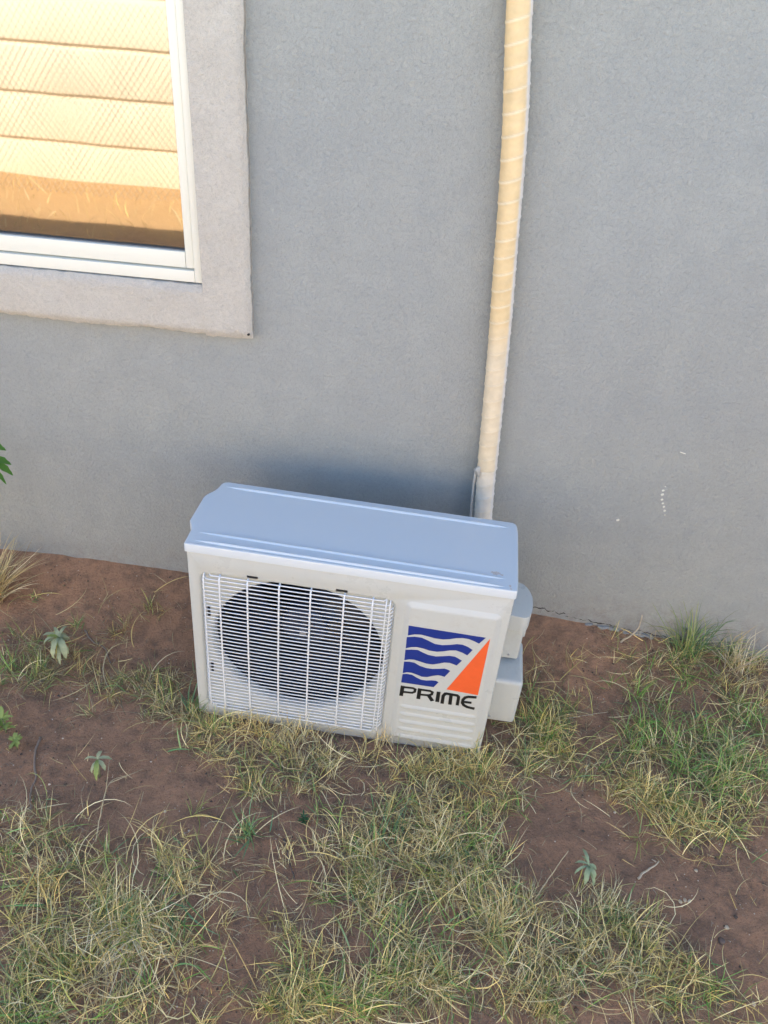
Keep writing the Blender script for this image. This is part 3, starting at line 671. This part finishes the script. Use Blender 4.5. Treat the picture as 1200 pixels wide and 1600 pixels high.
# ---------------------------------------------------------------- grass
NSG = 7
def blades(N, P0, az, inc, L, w, bend, curl, nseg=NSG):
    """ribbons: P0 (N,2) roots, az azimuth, inc tilt from vertical, bend per metre etc. returns V (N*(nseg+1)*2,3), F"""
    P = np.zeros((N, nseg+1, 3)); x = P0[:, 0].copy(); y = P0[:, 1].copy()
    gz = mesh_h(x, y); z = gz-.002
    P[:, 0] = np.stack([x, y, z], 1); a = az.copy(); c = inc.copy(); ds = L/nseg
    A = np.zeros((N, nseg+1)); A[:, 0] = a
    for k in range(1, nseg+1):
        x = x+np.cos(a)*np.sin(c)*ds; y = y+np.sin(a)*np.sin(c)*ds; z = z+np.cos(c)*ds
        y = np.minimum(y, -.004)
        g = mesh_h(x, y)+.0012; z = np.maximum(z, g)
        # keep blades out of the air conditioner's casing
        lx = x+.13; ly = y+.31
        ins = (np.abs(lx) < .375) & (y > -.425-.04*(x+.48)) & (y < -.17)
        y = np.where(ins & (P0[:, 1] < -.40), -.431-.04*(x+.48), y)
        P[:, k] = np.stack([x, y, z], 1)
        c = c+bend*ds/.06*(.6+.8*k/nseg); c = np.minimum(c, 2.2); a = a+curl*ds/.06; A[:, k] = a
    prof = np.array([.7, 1, 1, .92, .8, .62, .4, .06]) if nseg == 7 else np.linspace(1, .3, nseg+1)
    hw = w[:, None]*prof[None]*.5
    tw = RNG.uniform(-.9, .9, N)[:, None]
    side = np.stack([-np.sin(A)*np.cos(tw), np.cos(A)*np.cos(tw), np.sin(tw)*np.ones_like(A)], -1)
    V = np.stack([P-side*hw[..., None], P+side*hw[..., None]], 2).reshape(-1, 3)
    base = (np.arange(N)*(nseg+1)*2)[:, None]; k = np.arange(nseg)[None]*2
    b = (base+k).ravel(); F = np.stack([b, b+1, b+3, b+2], -1)
    return V, F
GREEN = np.array([(.20, .31, .09), (.12, .23, .075), (.28, .35, .10), (.38, .42, .14), (.13, .26, .12), (.46, .46, .14)])
GREY = np.array([(.27, .30, .15), (.34, .35, .19)])
STRAW = np.array([(.80, .66, .38), (.66, .52, .30), (.90, .80, .56), (.52, .40, .23), (.86, .68, .32), (.42, .34, .23), (.86, .76, .54), (.62, .55, .28)])
TH = []; BR = []
for ex in ((1.25, -.35), (1.5, -.75), (1.2, -1.0), (1.9, -.3), (1.75, -1.2), (2.3, -.7), (-1.45, -.4), (-1.3, -.9), (-1.8, -.7), (-1.6, -1.3), (-.8, -1.45), (-.2, -1.4), (.4, -1.35), (.9, -1.5), (0, -1.75), (-2.2, -.4), (1.3, -1.7)):
    PATCH.append([ex[0], ex[1], .18, .13, 75, .45, 1.0])     # the same patchy grass goes on around the framed ground
def make_grass():
    G, Dr = [], []
    for (cx, cy, rx, ry, nt_, gr, ln) in PATCH:
        if cx < -.5 and cy > -.5: nt_ = nt_*.7
        rx, ry = abs(rx), abs(ry)
        NT_ = int(nt_*.62)
        u = RNG.normal(0, .55, (NT_, 2)); tx = cx+u[:, 0]*rx; ty = np.minimum(cy+u[:, 1]*ry, -.012)
        nz = vnoise(tx, ty, 16, 31)+.6*vnoise(tx, ty, 38, 32); kp = nz > -.09; tx, ty = tx[kp], ty[kp]
        # tufts do not grow under the casing
        ok = ~((np.abs(tx+.13) < .36) & (ty > -.432-.04*(tx+.48)) & (ty < -.17))
        tx, ty = tx[ok], ty[ok]
        for x0, y0 in zip(tx, ty):
            nb = RNG.integers(7, 19); g = RNG.random() < gr*.97
            lean = RNG.uniform(0, 6.28); sc = ln*RNG.uniform(.5, 1.3)
            mixg = RNG.random(nb) < (.72 if g else .10)
            az = np.where(RNG.random(nb) < .55, lean+RNG.normal(0, .8, nb), RNG.uniform(0, 6.28, nb))
            rec_ = np.stack([x0+RNG.normal(0, .007, nb), y0+RNG.normal(0, .007, nb), az, np.abs(RNG.normal(.75, .45, nb)), sc*RNG.uniform(.030, .105, nb),
                             RNG.uniform(.0009, .0021, nb)*(1.15 if g else 1), RNG.uniform(.15, 1.25, nb), RNG.normal(0, .52, nb)], 1)
            G.append(rec_[mixg]); Dr.append(rec_[~mixg])
        nr = int(nt_*.10); u = RNG.normal(0, .6, (nr, 2))     # broader bluish green blades
        BR.append(np.stack([cx+u[:, 0]*rx, np.minimum(cy+u[:, 1]*ry, -.02), RNG.uniform(0, 6.28, nr), RNG.uniform(.4, 1.3, nr), ln*RNG.uniform(.04, .09, nr), RNG.uniform(.0022, .0040, nr), RNG.uniform(.2, .8, nr), RNG.normal(0, .3, nr)], 1))
        # matted thatch
        nr = int(nt_*7); u = RNG.normal(0, .60, (nr, 2)); hx = cx+u[:, 0]*rx; hy = np.minimum(cy+u[:, 1]*ry, -.012)
        kp = vnoise(hx, hy, 16, 31)+.6*vnoise(hx, hy, 38, 32) > -.17; hx, hy = hx[kp], hy[kp]; nr = len(hx)
        TH.append(np.stack([hx, hy, RNG.uniform(0, 6.28, nr), RNG.uniform(1.1, 1.55, nr), RNG.uniform(.012, .045, nr), RNG.uniform(.0006, .0015, nr), RNG.uniform(0, .5, nr), RNG.normal(0, .9, nr)], 1))
        # runners: long dry stolons lying over the soil
        nr = int(nt_*.30)+1
        az = RNG.uniform(0, 6.28, nr)
        u = RNG.normal(0, .65, (nr, 2))
        Dr.append(np.stack([cx+u[:, 0]*rx, np.minimum(cy+u[:, 1]*ry, -.02), az, RNG.uniform(.9, 1.4, nr), RNG.uniform(.07, .17, nr), RNG.uniform(.0013, .0024, nr), RNG.uniform(.0, .3, nr), RNG.normal(0, .75, nr)], 1))
        nr = int(nt_*.07)+1
        u = RNG.normal(0, .6, (nr, 2))     # taller culms
        G.append(np.stack([cx+u[:, 0]*rx, np.minimum(cy+u[:, 1]*ry, -.02), RNG.uniform(0, 6.28, nr), RNG.uniform(.2, .9, nr), ln*RNG.uniform(.07, .14, nr), RNG.uniform(.0014, .0026, nr), RNG.uniform(.1, .5, nr), RNG.normal(0, .3, nr)], 1))
    return np.concatenate(G), np.concatenate(Dr)
G_, D_ = make_grass()
n2 = 520   # tufts in the sunny strip across the yard
D_ = np.concatenate([D_, np.stack([RNG.uniform(-3.8, 1.5, n2), -2.6-1.3*RNG.random(n2)**.8, RNG.uniform(0, 6.28, n2), RNG.uniform(.1, .8, n2), RNG.uniform(.06, .20, n2), RNG.uniform(.002, .004, n2), RNG.uniform(.1, .6, n2), RNG.normal(0, .4, n2)], 1)])
# sparse strands over the whole visible soil
ns = 700
sp = np.stack([RNG.uniform(-1.35, 1.25, ns), RNG.uniform(-1.35, -.02, ns), RNG.uniform(0, 6.28, ns), RNG.uniform(1.0, 1.5, ns), RNG.uniform(.02, .09, ns), RNG.uniform(.0008, .0016, ns), RNG.uniform(0, .3, ns), RNG.normal(0, .6, ns)], 1)
okm = ~((np.abs(sp[:, 0]+.13) < .38) & (sp[:, 1] > -.46) & (sp[:, 1] < -.15)); D_ = np.concatenate([D_, sp[okm]])
nf = 650   # blades standing against the foot of the air conditioner
fx = RNG.uniform(-.52, .27, nf); fy = -.437-.04*(fx+.48)-np.abs(RNG.normal(0, .030, nf)); kf = vnoise(fx, fx*0, 11, 51)+RNG.normal(0, .18, nf) > -.12
D_ = np.concatenate([D_, np.stack([fx, fy, RNG.normal(1.57, 1.3, nf), RNG.uniform(.1, 1.1, nf), RNG.uniform(.03, .10, nf), RNG.uniform(.0009, .0019, nf), RNG.uniform(.2, 1.3, nf), RNG.normal(0, .8, nf)], 1)[kf]])
def cols(N, pal, nseg, P, tipdry=None):
    c = pal[RNG.integers(0, len(pal), N)]*RNG.uniform(.7, 1.35, (N, 1))
    c = np.repeat(c[:, None], nseg+1, 1)
    if tipdry is not None:
        k = np.linspace(0, 1, nseg+1)[None, :, None]; m_ = (RNG.random((N, 1, 1)) < .45)*np.clip((k-.45)*1.8, 0, 1)
        c = c*(1-m_)+np.array(tipdry)*m_
        m2 = np.clip(.35-k, 0, 1)*1.6*(RNG.random((N, 1, 1)) < .6); c = c*(1-m2)+np.array((.42, .36, .22))*m2
    return np.repeat(c[:, :, None], 2, 2).reshape(-1, 3)
FRESH = np.array([(.17, .38, .07), (.24, .46, .08), (.33, .50, .10), (.14, .31, .08)])
def grass_obj(name, R, pal, tip, label):
    N = len(R); V, F = blades(N, R[:, :2], R[:, 2], R[:, 3], R[:, 4], R[:, 5], R[:, 6], R[:, 7])
    C_ = cols(N, pal, NSG, R, tip)*(1.13, 1.09, .88)
    if pal is GREENS:   # fresher, greener patches at the right hand side and a few spots elsewhere
        f = np.clip((R[:, 0]-.5)/.2, 0, 1)*np.clip((R[:, 1]+.62)/.15, 0, 1)+.8*(vnoise(R[:, 0], R[:, 1], 9, 77) > .17)
        pk = (RNG.random(N) < .9*f); C2 = cols(N, FRESH, NSG, R, None); q = np.repeat(pk, (NSG+1)*2); C_[q] = C2[q]
    if pal is STRAW:    # golden spots, and weathered grey ones left of the unit
        gn = vnoise(R[:, 0], R[:, 1], 5, 63); q = np.repeat(gn > .05, (NSG+1)*2); C_[q] = C_[q]*np.array((1.03, 1.0, .84))
        wz = (R[:, 0] < -.48) & (R[:, 1] > -.50) & (RNG.random(N) < .65); q = np.repeat(wz, (NSG+1)*2); C_[q] = C_[q]*np.array((.55, .56, .62))
    o = npmesh(name, V, F, M['blades'], C_)
    return tag(o, label, 'grass', kind='stuff')
GREENS = np.concatenate([GREEN, GREEN, GREY])
grass_obj('green_grass', G_, GREENS, (.48, .42, .20), 'wiry green grass growing in loose patches over the red soil')
TH = np.concatenate(TH); BR = np.concatenate(BR)
grass_obj('broad_grass', BR, np.array([(.15, .33, .13), (.22, .40, .17), (.19, .34, .10), (.28, .42, .20)]), (.40, .42, .20), 'broader bluish green grass blades dotted through the patches')
THC = np.array([(.34, .28, .20), (.26, .21, .15), (.46, .39, .27), (.20, .16, .12), (.38, .33, .26), (.55, .46, .30)])
grass_obj('thatch', TH, THC, None, 'matted grey brown dead grass lying flat between the living blades')
grass_obj('dry_grass', D_, STRAW, None, 'straw coloured dry grass tangled through the patches on the red soil')
# litter and gravel
def scatter(N, zone=(-1.35, 1.25, -1.4, -.006)):
    x = RNG.uniform(zone[0], zone[1], N); y = zone[3]-(zone[3]-zone[2])*RNG.random(N)**1.1
    m_ = vnoise(x, y, 7, 9)+vnoise(x, y, 23, 10)*.6+RNG.normal(0, .2, N) > -.05
    return x[m_], y[m_]
x, y = scatter(9000); N = len(x)
V, F = blades(N, np.stack([x, y], 1), RNG.uniform(0, 6.28, N), np.full(N, 1.45), RNG.uniform(.004, .018, N), RNG.uniform(.0006, .0016, N), np.zeros(N), RNG.normal(0, 1.5, N), 2)
tag(npmesh('leaf_litter', V, F, M['blades'], cols(N, np.concatenate([STRAW*.45, np.array([(.10, .075, .06), (.06, .045, .04), (.3, .26, .22)])]), 2, None)), 'fine broken straw and dark crumbs scattered on the bare soil', 'litter', kind='stuff')
x, y = scatter(20000); N = len(x)
r = np.abs(RNG.normal(0, .0008, N))+.0006
r[:60] *= 2.0; r[60:2600] = np.abs(RNG.normal(0, .0013, 2540))+.0012
z = mesh_h(x, y)+r*.45
oct_ = np.array([(1, 0, 0), (0, 1, 0), (-1, 0, 0), (0, -1, 0), (0, 0, 1), (0, 0, -1)]); of = np.array([(0, 1, 4), (1, 2, 4), (2, 3, 4), (3, 0, 4), (1, 0, 5), (2, 1, 5), (3, 2, 5), (0, 3, 5)])
V = (np.stack([x, y, z], 1)[:, None]+oct_[None]*r[:, None, None]*RNG.uniform(.6, 1.3, (N, 6, 1))).reshape(-1, 3)
F = (of[None]+(np.arange(N)*6)[:, None, None]).reshape(-1, 3)
pal = np.array([(.62, .50, .38), (.70, .60, .48), (.33, .21, .13), (.12, .08, .055), (.24, .15, .10), (.30, .19, .12), (.08, .058, .045), (.2, .125, .085)])
tag(npmesh('gravel', V, F, M['attr'], np.repeat(pal[np.where((np.arange(N) > 60) & (np.arange(N) < 2600), RNG.integers(2, len(pal), N), RNG.integers(0, len(pal), N))], 6, 0), smooth=False), 'pale grit scattered over the red soil', 'gravel', kind='stuff')
# ---------------------------------------------------------------- weeds
def gz(x, y): return float(mesh_h(x, y))
def leafmat(name, c, rough=.6):
    m = NT(name); a = m.noise(60, 4, .7); col = m.mix(m.ramp(a, [(.3, 0.0), (.7, 1.0)]), tuple(v*.8 for v in c), tuple(v*1.2 for v in c))
    m.fin(col, rough, m.bump(a, .3, .0008))
    t_ = m.n('ShaderNodeBsdfTranslucent'); m.l(col, t_.inputs[0]); x_ = m.n('ShaderNodeMixShader'); x_.inputs[0].default_value = .22
    m.l(m.b.outputs[0], x_.inputs[1]); m.l(t_.outputs[0], x_.inputs[2]); m.l(x_.outputs[0], m.out.inputs[0]); return m.m
LM = dict(silver=leafmat('silver_leaf', (.42, .46, .27)), yellow=leafmat('yellow_leaf', (.55, .45, .10)), blue=leafmat('bluish_leaf', (.34, .42, .24)), green=leafmat('bright_leaf', (.10, .25, .035), .4),
          dark=leafmat('dark_leaf', (.05, .13, .05)), light=leafmat('light_leaf', (.34, .42, .12)), stem=leafmat('stem', (.26, .28, .16)), brown=leafmat('brown_leaf', (.30, .20, .075)), straw=leafmat('straw', (.55, .45, .28)),
          twig=leafmat('twig', (.30, .23, .18)), pale=leafmat('pale_twig', (.66, .55, .40)), grey=leafmat('grey_bark', (.16, .12, .10)))
def leaf(parent, base, az, inc, L, w, mat, droop=1.0, fold=.25, wav=.13, name='leaf'):
    bm = bmesh.new(); n = 9; p = Vector(base); c = inc; rows = []
    for i in range(n+1):
        t = i/n; ww = w*.5*(math.sin(math.pi*min(1, t*.93+.07))**.8)*(1+wav*math.sin(i*2.4))
        d = Vector((math.cos(az)*math.sin(c), math.sin(az)*math.sin(c), math.cos(c))); sd_ = Vector((-math.sin(az), math.cos(az), 0)); up_ = sd_.cross(d)*-1
        if i: p = p+d*(L/n)
        rows.append([bm.verts.new(p-sd_*ww-up_*fold*ww*-1), bm.verts.new(p), bm.verts.new(p+sd_*ww+up_*fold*ww)])
        c += droop/n
    for a, b in zip(rows, rows[1:]):
        bm.faces.new((a[0], a[1], b[1], b[0])); bm.faces.new((a[1], a[2], b[2], b[1]))
    return build(name, bm, mat, parent, 70)
rr0 = random.Random(21); rr1 = random.Random(5)
def weed(name, xy, label, spec, stem_h, cat='weed', group=None, lean=(0, 0)):
    x, y = xy; root = tag(empty(name, (x, y, gz(x, y)-.002)), label, cat, group)
    bm = bmesh.new(); top = Vector((lean[0], lean[1], stem_h)); tube(bm, [(0, 0, 0), tuple(top*.5+Vector((.002, 0, 0))), tuple(top)], [.0022, .0018, .0012], 6)
    build('stem', bm, LM['stem'], root)
    for (h, az, inc, L, w, mt, dr) in spec:
        if mt in ('silver', 'blue', 'yellow'): dr = dr+.9; inc = inc*.85+rr0.uniform(-12, 12); az += rr0.uniform(-25, 25); L = L*rr0.uniform(.6, 1.3); w = w*rr0.uniform(.5, 1.05)
        leaf(root, top*h, math.radians(az), math.radians(inc), L, w, LM[mt], dr)
    return root
weed('silver_leaf_weed', W_['weedA'], 'grey green weed with drooping leaves, one of them yellow, left of the air conditioner', 
     [(1, 200, 60, .050, .014, 'silver', 1.3), (1, 165, 55, .046, .013, 'silver', .9), (.95, 250, 60, .058, .019, 'silver', 1.5), (1, 290, 62, .062, .021, 'silver', 1.5), (.95, 330, 60, .058, .018, 'silver', 1.6),
      (.9, 20, 55, .050, .016, 'silver', 1.5), (1, 100, 40, .040, .012, 'silver', 1.0), (.95, 60, 55, .044, .013, 'silver', 1.2), (.8, 275, 75, .056, .014, 'yellow', 1.4), (1, 225, 30, .036, .012, 'light', .9), (.8, 310, 80, .06, .016, 'silver', 1.2)]+[(rr1.uniform(.6, 1), rr1.uniform(0, 360), rr1.uniform(20, 70), rr1.uniform(.022, .040), rr1.uniform(.009, .014), rr1.choice(('silver', 'silver', 'light')), rr1.uniform(.8, 1.6)) for _ in range(9)], .085)
weed('silver_leaf_weed', W_['weedB'], 'small pale grey weed with hanging leaves, without any yellow leaf, on bare soil',
     [(1, 10, 70, .038, .010, 'silver', .8), (1, 100, 50, .030, .009, 'silver', .8), (.9, 250, 60, .046, .012, 'silver', 1.6), (.95, 285, 60, .052, .011, 'light', 1.7), (1, 170, 60, .032, .009, 'silver', 1.1), (.95, 320, 70, .030, .009, 'silver', 1.2)], .068, lean=(.004, 0))
weed('narrow_leaf_weed', W_['weedC'], 'bluish green star shaped weed with narrow leaves at the lower right', 
     [(1, 80, 55, .034, .009, 'blue', .7), (1, 160, 75, .040, .010, 'blue', .6), (1, 5, 75, .036, .010, 'blue', .6), (1, 120, 60, .025, .008, 'blue', .6), (.9, 215, 70, .046, .010, 'blue', 1.2), (.9, 265, 60, .040, .010, 'blue', 1.4),
      (.9, 310, 65, .046, .011, 'blue', 1.3), (.8, 235, 70, .040, .010, 'blue', 1.5), (.8, 285, 70, .040, .010, 'blue', 1.3)], .060)
spec = []
rr = random.Random(3)
for i in range(26): spec.append((.25+.75*i/25, rr.uniform(0, 360), rr.uniform(35, 75), rr.uniform(.010, .018), .0035, 'dark', .5))
weed('feathery_seedling', W_['weedD'], 'tiny dark green feathery seedling on the bare soil in front of the air conditioner', spec, .034)
for key, lab, sc in (('weedE', 'light green leafy weed cut by the left edge of the photo, the taller of two', 1.2), ('weedF', 'low light green leafy weed just right of the taller one at the left edge', .85)):
    spec = [(.35+.65*i/22, rr.uniform(0, 360), rr.uniform(30, 75), sc*rr.uniform(.016, .028), sc*.008, 'light', .7) for i in range(23)]
    weed('leafy_weed', W_[key], lab, spec, .045*sc)
# leafy shrub at the left edge, most of it outside the photo
sx, sy = -1.13, -.13
sh = tag(empty('leafy_shrub', (sx, sy, gz(sx, sy)-.005)), 'bright green leafy shrub poking in at the left edge beside the grey wall', 'shrub')
bm = bmesh.new(); tube(bm, [(-.06, .0, 0), (-.05, .0, .18), (-.045, .0, .36), (-.06, 0, .50)], [.006, .005, .004, .002], 7); build('stem', bm, LM['stem'], sh)
def wleaf(tip, frm, w):
    d = Vector(tip)-Vector(frm); L = d.length; az = math.atan2(d.y, d.x); inc = math.acos(d.z/L)
    b_ = Vector(frm)-Vector((sx, sy, gz(sx, sy)-.005)); leaf(sh, b_, az, inc-.15, L, w, LM['green'], .3, .2)
wleaf((-.988, -.155, .538), (-1.055, -.15, .548), .028)
wleaf((-.983, -.155, .498), (-1.055, -.15, .512), .027)
wleaf((-.985, -.155, .466), (-1.045, -.15, .508), .024)
wleaf((-1.008, -.155, .436), (-1.05, -.15, .495), .016)
wleaf((-1.03, -.155, .60), (-1.07, -.15, .55), .020)
for i in range(34):
    a = rr.uniform(0, 6.28); z_ = rr.uniform(.22, .62); rad = .05+rr.random()*.05
    fx = -1.185+math.cos(a)*.02; fy = -.13+math.sin(a)*.02
    wleaf((fx+math.cos(a)*rad-.01, fy+math.sin(a)*rad*.9, z_+rr.uniform(-.04, .02)), (fx, fy, z_), .02)
# straw clump by the wall at the left
def clump(name, x0, y0, n, L, az0, spread, pal, label, inc=(.1, .9), wv=(.0016, .003), lean=.4):
    R = np.stack([x0+RNG.normal(0, .014, n), np.minimum(y0+RNG.normal(0, .012, n), -.01), az0+RNG.normal(0, spread, n), RNG.uniform(inc[0], inc[1], n), L*RNG.uniform(.45, 1.1, n), RNG.uniform(wv[0], wv[1], n), RNG.uniform(.1, lean, n), RNG.normal(0, .3, n)], 1)
    V, F = blades(n, R[:, :2], R[:, 2], R[:, 3], R[:, 4], R[:, 5], R[:, 6], R[:, 7])
    g0 = gz(x0, y0); V = V-np.array([x0, y0, g0])
    o = npmesh(name, V, F, M['blades'], cols(n, pal, NSG, R)); o.location = (x0, y0, g0)
    return tag(o, label, 'grass tuft')
clump('dry_grass_tuft', -1.14, -.15, 260, .21, .2, 1.5, STRAW[[0, 1, 4, 7, 2]]*np.array((1, .95, .85)), 'tall straw coloured grass tuft against the wall at the left edge', (.1, .8))
clump('green_grass_tuft', W_['tuftG'][0], W_['tuftG'][1], 26, .085, 1.2, 2.0, GREEN[[1, 4]]*1.25, 'small bluish green grass tuft alone between the two large lower patches', (.2, 1.1), (.002, .0036))
clump('green_grass_tuft', -.40, -.91, 9, .13, -.9, .35, GREEN[[1, 4]]*1.2, 'broad green blades at the right end of the lower left grass patch', (.8, 1.3), (.003, .005), .3)
clump('green_grass_tuft', .02, -.70, 12, .10, 1.3, .5, GREEN[[1, 4]]*1.2, 'upright green blades at the top of the large lower middle grass patch', (.1, .7), (.002, .004))
clump('green_grass_tuft', .80, -.05, 90, .20, 1.3, 1.3, GREEN, 'tall green tuft leaning on the grey wall at the right', (.1, .9), (.0015, .0028))
clump('dry_grass_tuft', .93, -.06, 70, .15, 1.4, 1.2, STRAW, 'tall dry tuft against the grey wall right of the green one', (.1, .9))
clump('green_grass_tuft', -.50, -.415, 26, .10, .8, 1.0, GREEN[[1, 4]]*1.1, 'green tuft touching the lower left corner of the air conditioner', (.2, .9), (.0016, .003))
clump('dry_grass_tuft', -.46, -.96, 90, .15, -1.6, .55, STRAW, 'dense golden tuft spilling down the middle of the lower left patch', (.6, 1.3), (.0012, .0022))
clump('green_grass_tuft', .19, -.455, 22, .11, 1.5, .7, np.concatenate([GREEN, STRAW[:2]]), 'thin green stalks standing in front of the lettering of the air conditioner', (.0, .45), (.001, .0022), .3)
clump('dry_grass_tuft', -.02, -.452, 16, .09, 1.5, .8, STRAW, 'thin dry stalks standing in front of the fan grille', (.0, .6), (.001, .0018), .3)
clump('green_grass_tuft', -.70, -.13, 16, .085, -1.6, 1.2, np.concatenate([GREEN, STRAW[:2]]), 'thin upright tuft on the bare soil by the wall left of the air conditioner', (.0, .5), (.001, .002), .3)
# fallen leaf
x, y = W_['leaf']; fl_ = leaf(None, (x, y-.02, gz(x, y)+.004), 1.2, 1.35, .042, .020, LM['brown'], .4, .5, .25, 'fallen_leaf')
tag(fl_, 'yellow brown dead leaf lying at the edge of the right hand grass', 'leaf')
# twigs and stalks
def twig(name, pts, r, mat, label, cat='twig', side=None):
    P_ = [Vector((p[0], p[1], p[2] if len(p) > 2 else gz(p[0], p[1])+r*1.2)) for p in pts]; o0 = P_[0].copy()
    bm = bmesh.new(); fine = resample(P_, max(.004, (P_[-1]-P_[0]).length/20)) if len(P_) > 1 else P_
    n_ = len(fine); tube(bm, [tuple(q-o0+Vector((noise.noise(q*60), noise.noise(q*60+Vector((5, 5, 5))), 0))*r*1.2) for q in fine], [r*(1-.5*i/n_) for i in range(n_)], 6)
    if side:
        for (a, b) in side: tube(bm, [tuple(Vector(a)-o0), tuple(Vector(b)-o0)], [r*.6, r*.3], 5)
    o = build(name, bm, mat, None, 60); o.location = o0
    return tag(o, label, cat)
twig('twig', [(.605, -.035, .020), (.640, -.03, .056), (.655, -.015, .085), (.657, -.01, .112)], .0032, LM['pale'], 'pale curved stick leaning against the foot of the grey wall', side=[((.640, -.03, .056), (.662, -.035, .062))])
twig('twig', [(*W_['tw1a'],), (.59, -.697), (*W_['tw1b'],)], .0030, LM['pale'], 'short pale grey twig on the bare soil below the right hand grass', side=[((.612, -.674, gz(.612, -.674)+.004), (.604, -.668, gz(.60, -.668)+.004))])
twig('twig', [(-.831, -.552), (-.822, -.60), (-.795, -.66), (-.79, -.70), (-.765, -.745)], .0035, LM['twig'], 'long brown twig lying on bare soil at the left')
twig('twig', [(-.206, -.739), (-.19, -.78), (-.165, -.834)], .0024, LM['grey'], 'straight dark twig beside the feathery seedling')
twig('grass_stalk', [(.332, -.801), (.36, -.77, gz(.36, -.77)+.04), (.40, -.72, gz(.4, -.72)+.075)], .0016, LM['straw'], 'pale straw stalk rising over bare soil right of the middle grass', 'stalk')
twig('grass_stalk', [(-.60, -.80), (-.60, -.75, gz(-.6, -.75)+.05), (-.598, -.70, gz(-.6, -.7)+.075), (-.57, -.67, gz(-.57, -.67)+.07)], .0016, LM['straw'], 'yellow branching seed stalk above the lower left patch', 'stalk',
     side=[((-.60, -.72, gz(-.6, -.72)+.068), (-.61, -.66, gz(-.6, -.66)+.10)), ((-.598, -.70, gz(-.6, -.7)+.075), (-.535, -.665, gz(-.53, -.66)+.085))])
twig('grass_stalk', [(.235, -.72), (.245, -.70, gz(.24, -.70)+.04), (.265, -.665, gz(.26, -.66)+.06)], .0022, LM['straw'], 'fat straw seed head near the top right of the middle patch', 'stalk')
twig('grass_stalk', [(.31, -.20), (.36, -.26), (.42, -.30), (.50, -.28), (.56, -.26)], .0016, LM['pale'], 'long pale runner crossing bare soil right of the air conditioner', 'stalk')
twig('grass_stalk', [(-.43, -.98), (-.38, -1.02, gz(-.38, -1.02)+.02), (-.345, -1.06), (-.35, -1.12)], .0022, LM['straw'], 'thick straw stem bending down at the right of the lower left patch', 'stalk')
twig('grass_stalk', [(-.86, -.20), (-.83, -.23), (-.79, -.25), (-.75, -.30)], .0028, LM['twig'], 'weathered stem lying among dry grass above the silver weed', 'stalk')
# pebbles
rr = random.Random(8)
PB = [('p1', .0042, 'pale', 'pale round pebble, leftmost of the row of three at the lower right'), ('p2', .0044, 'pale', 'pale round pebble, middle one of the row of three at the lower right'), ('p3', .0040, 'pale', 'pale round pebble, rightmost of the row of three at the lower right'),
      ('p4', .0048, 'pale', 'single whitish pebble just above the grey stone at the lower right'), ('p5', .0075, 'grey', 'small dark grey stone on the bare soil at the lower right'), ('p6', .0050, 'pale', 'whitish pebble near the bottom right corner'),
      ('p7', .0035, 'pale', 'tiny pale pebble under the dry grass at the right'), ('p8', .0035, 'pale', 'tiny pale pebble beside the dead leaf'), ('p9', .0036, 'pale', 'tiny pale pebble on the bare soil left of centre')]
for key, r_, mt, lab in PB:
    x, y = W_[key]; bm = bmesh.new(); rs = bmesh.ops.create_icosphere(bm, subdivisions=2, radius=r_, matrix=Matrix.Diagonal((rr.uniform(.9, 1.35), rr.uniform(.8, 1.1), .7, 1)))
    for v in rs['verts']: v.co += v.co.normalized()*noise.noise(v.co*260+Vector((x*9, 0, 0)))*r_*.35
    o = build('pebble', bm, LM['grey'] if mt == 'grey' else LM['pale'], None, 60); o.location = (x, y, gz(x, y)+r_*.35); o.rotation_euler = (0, 0, rr.uniform(0, 6))
    tag(o, lab, 'pebble', 'pebbles on the bare soil')
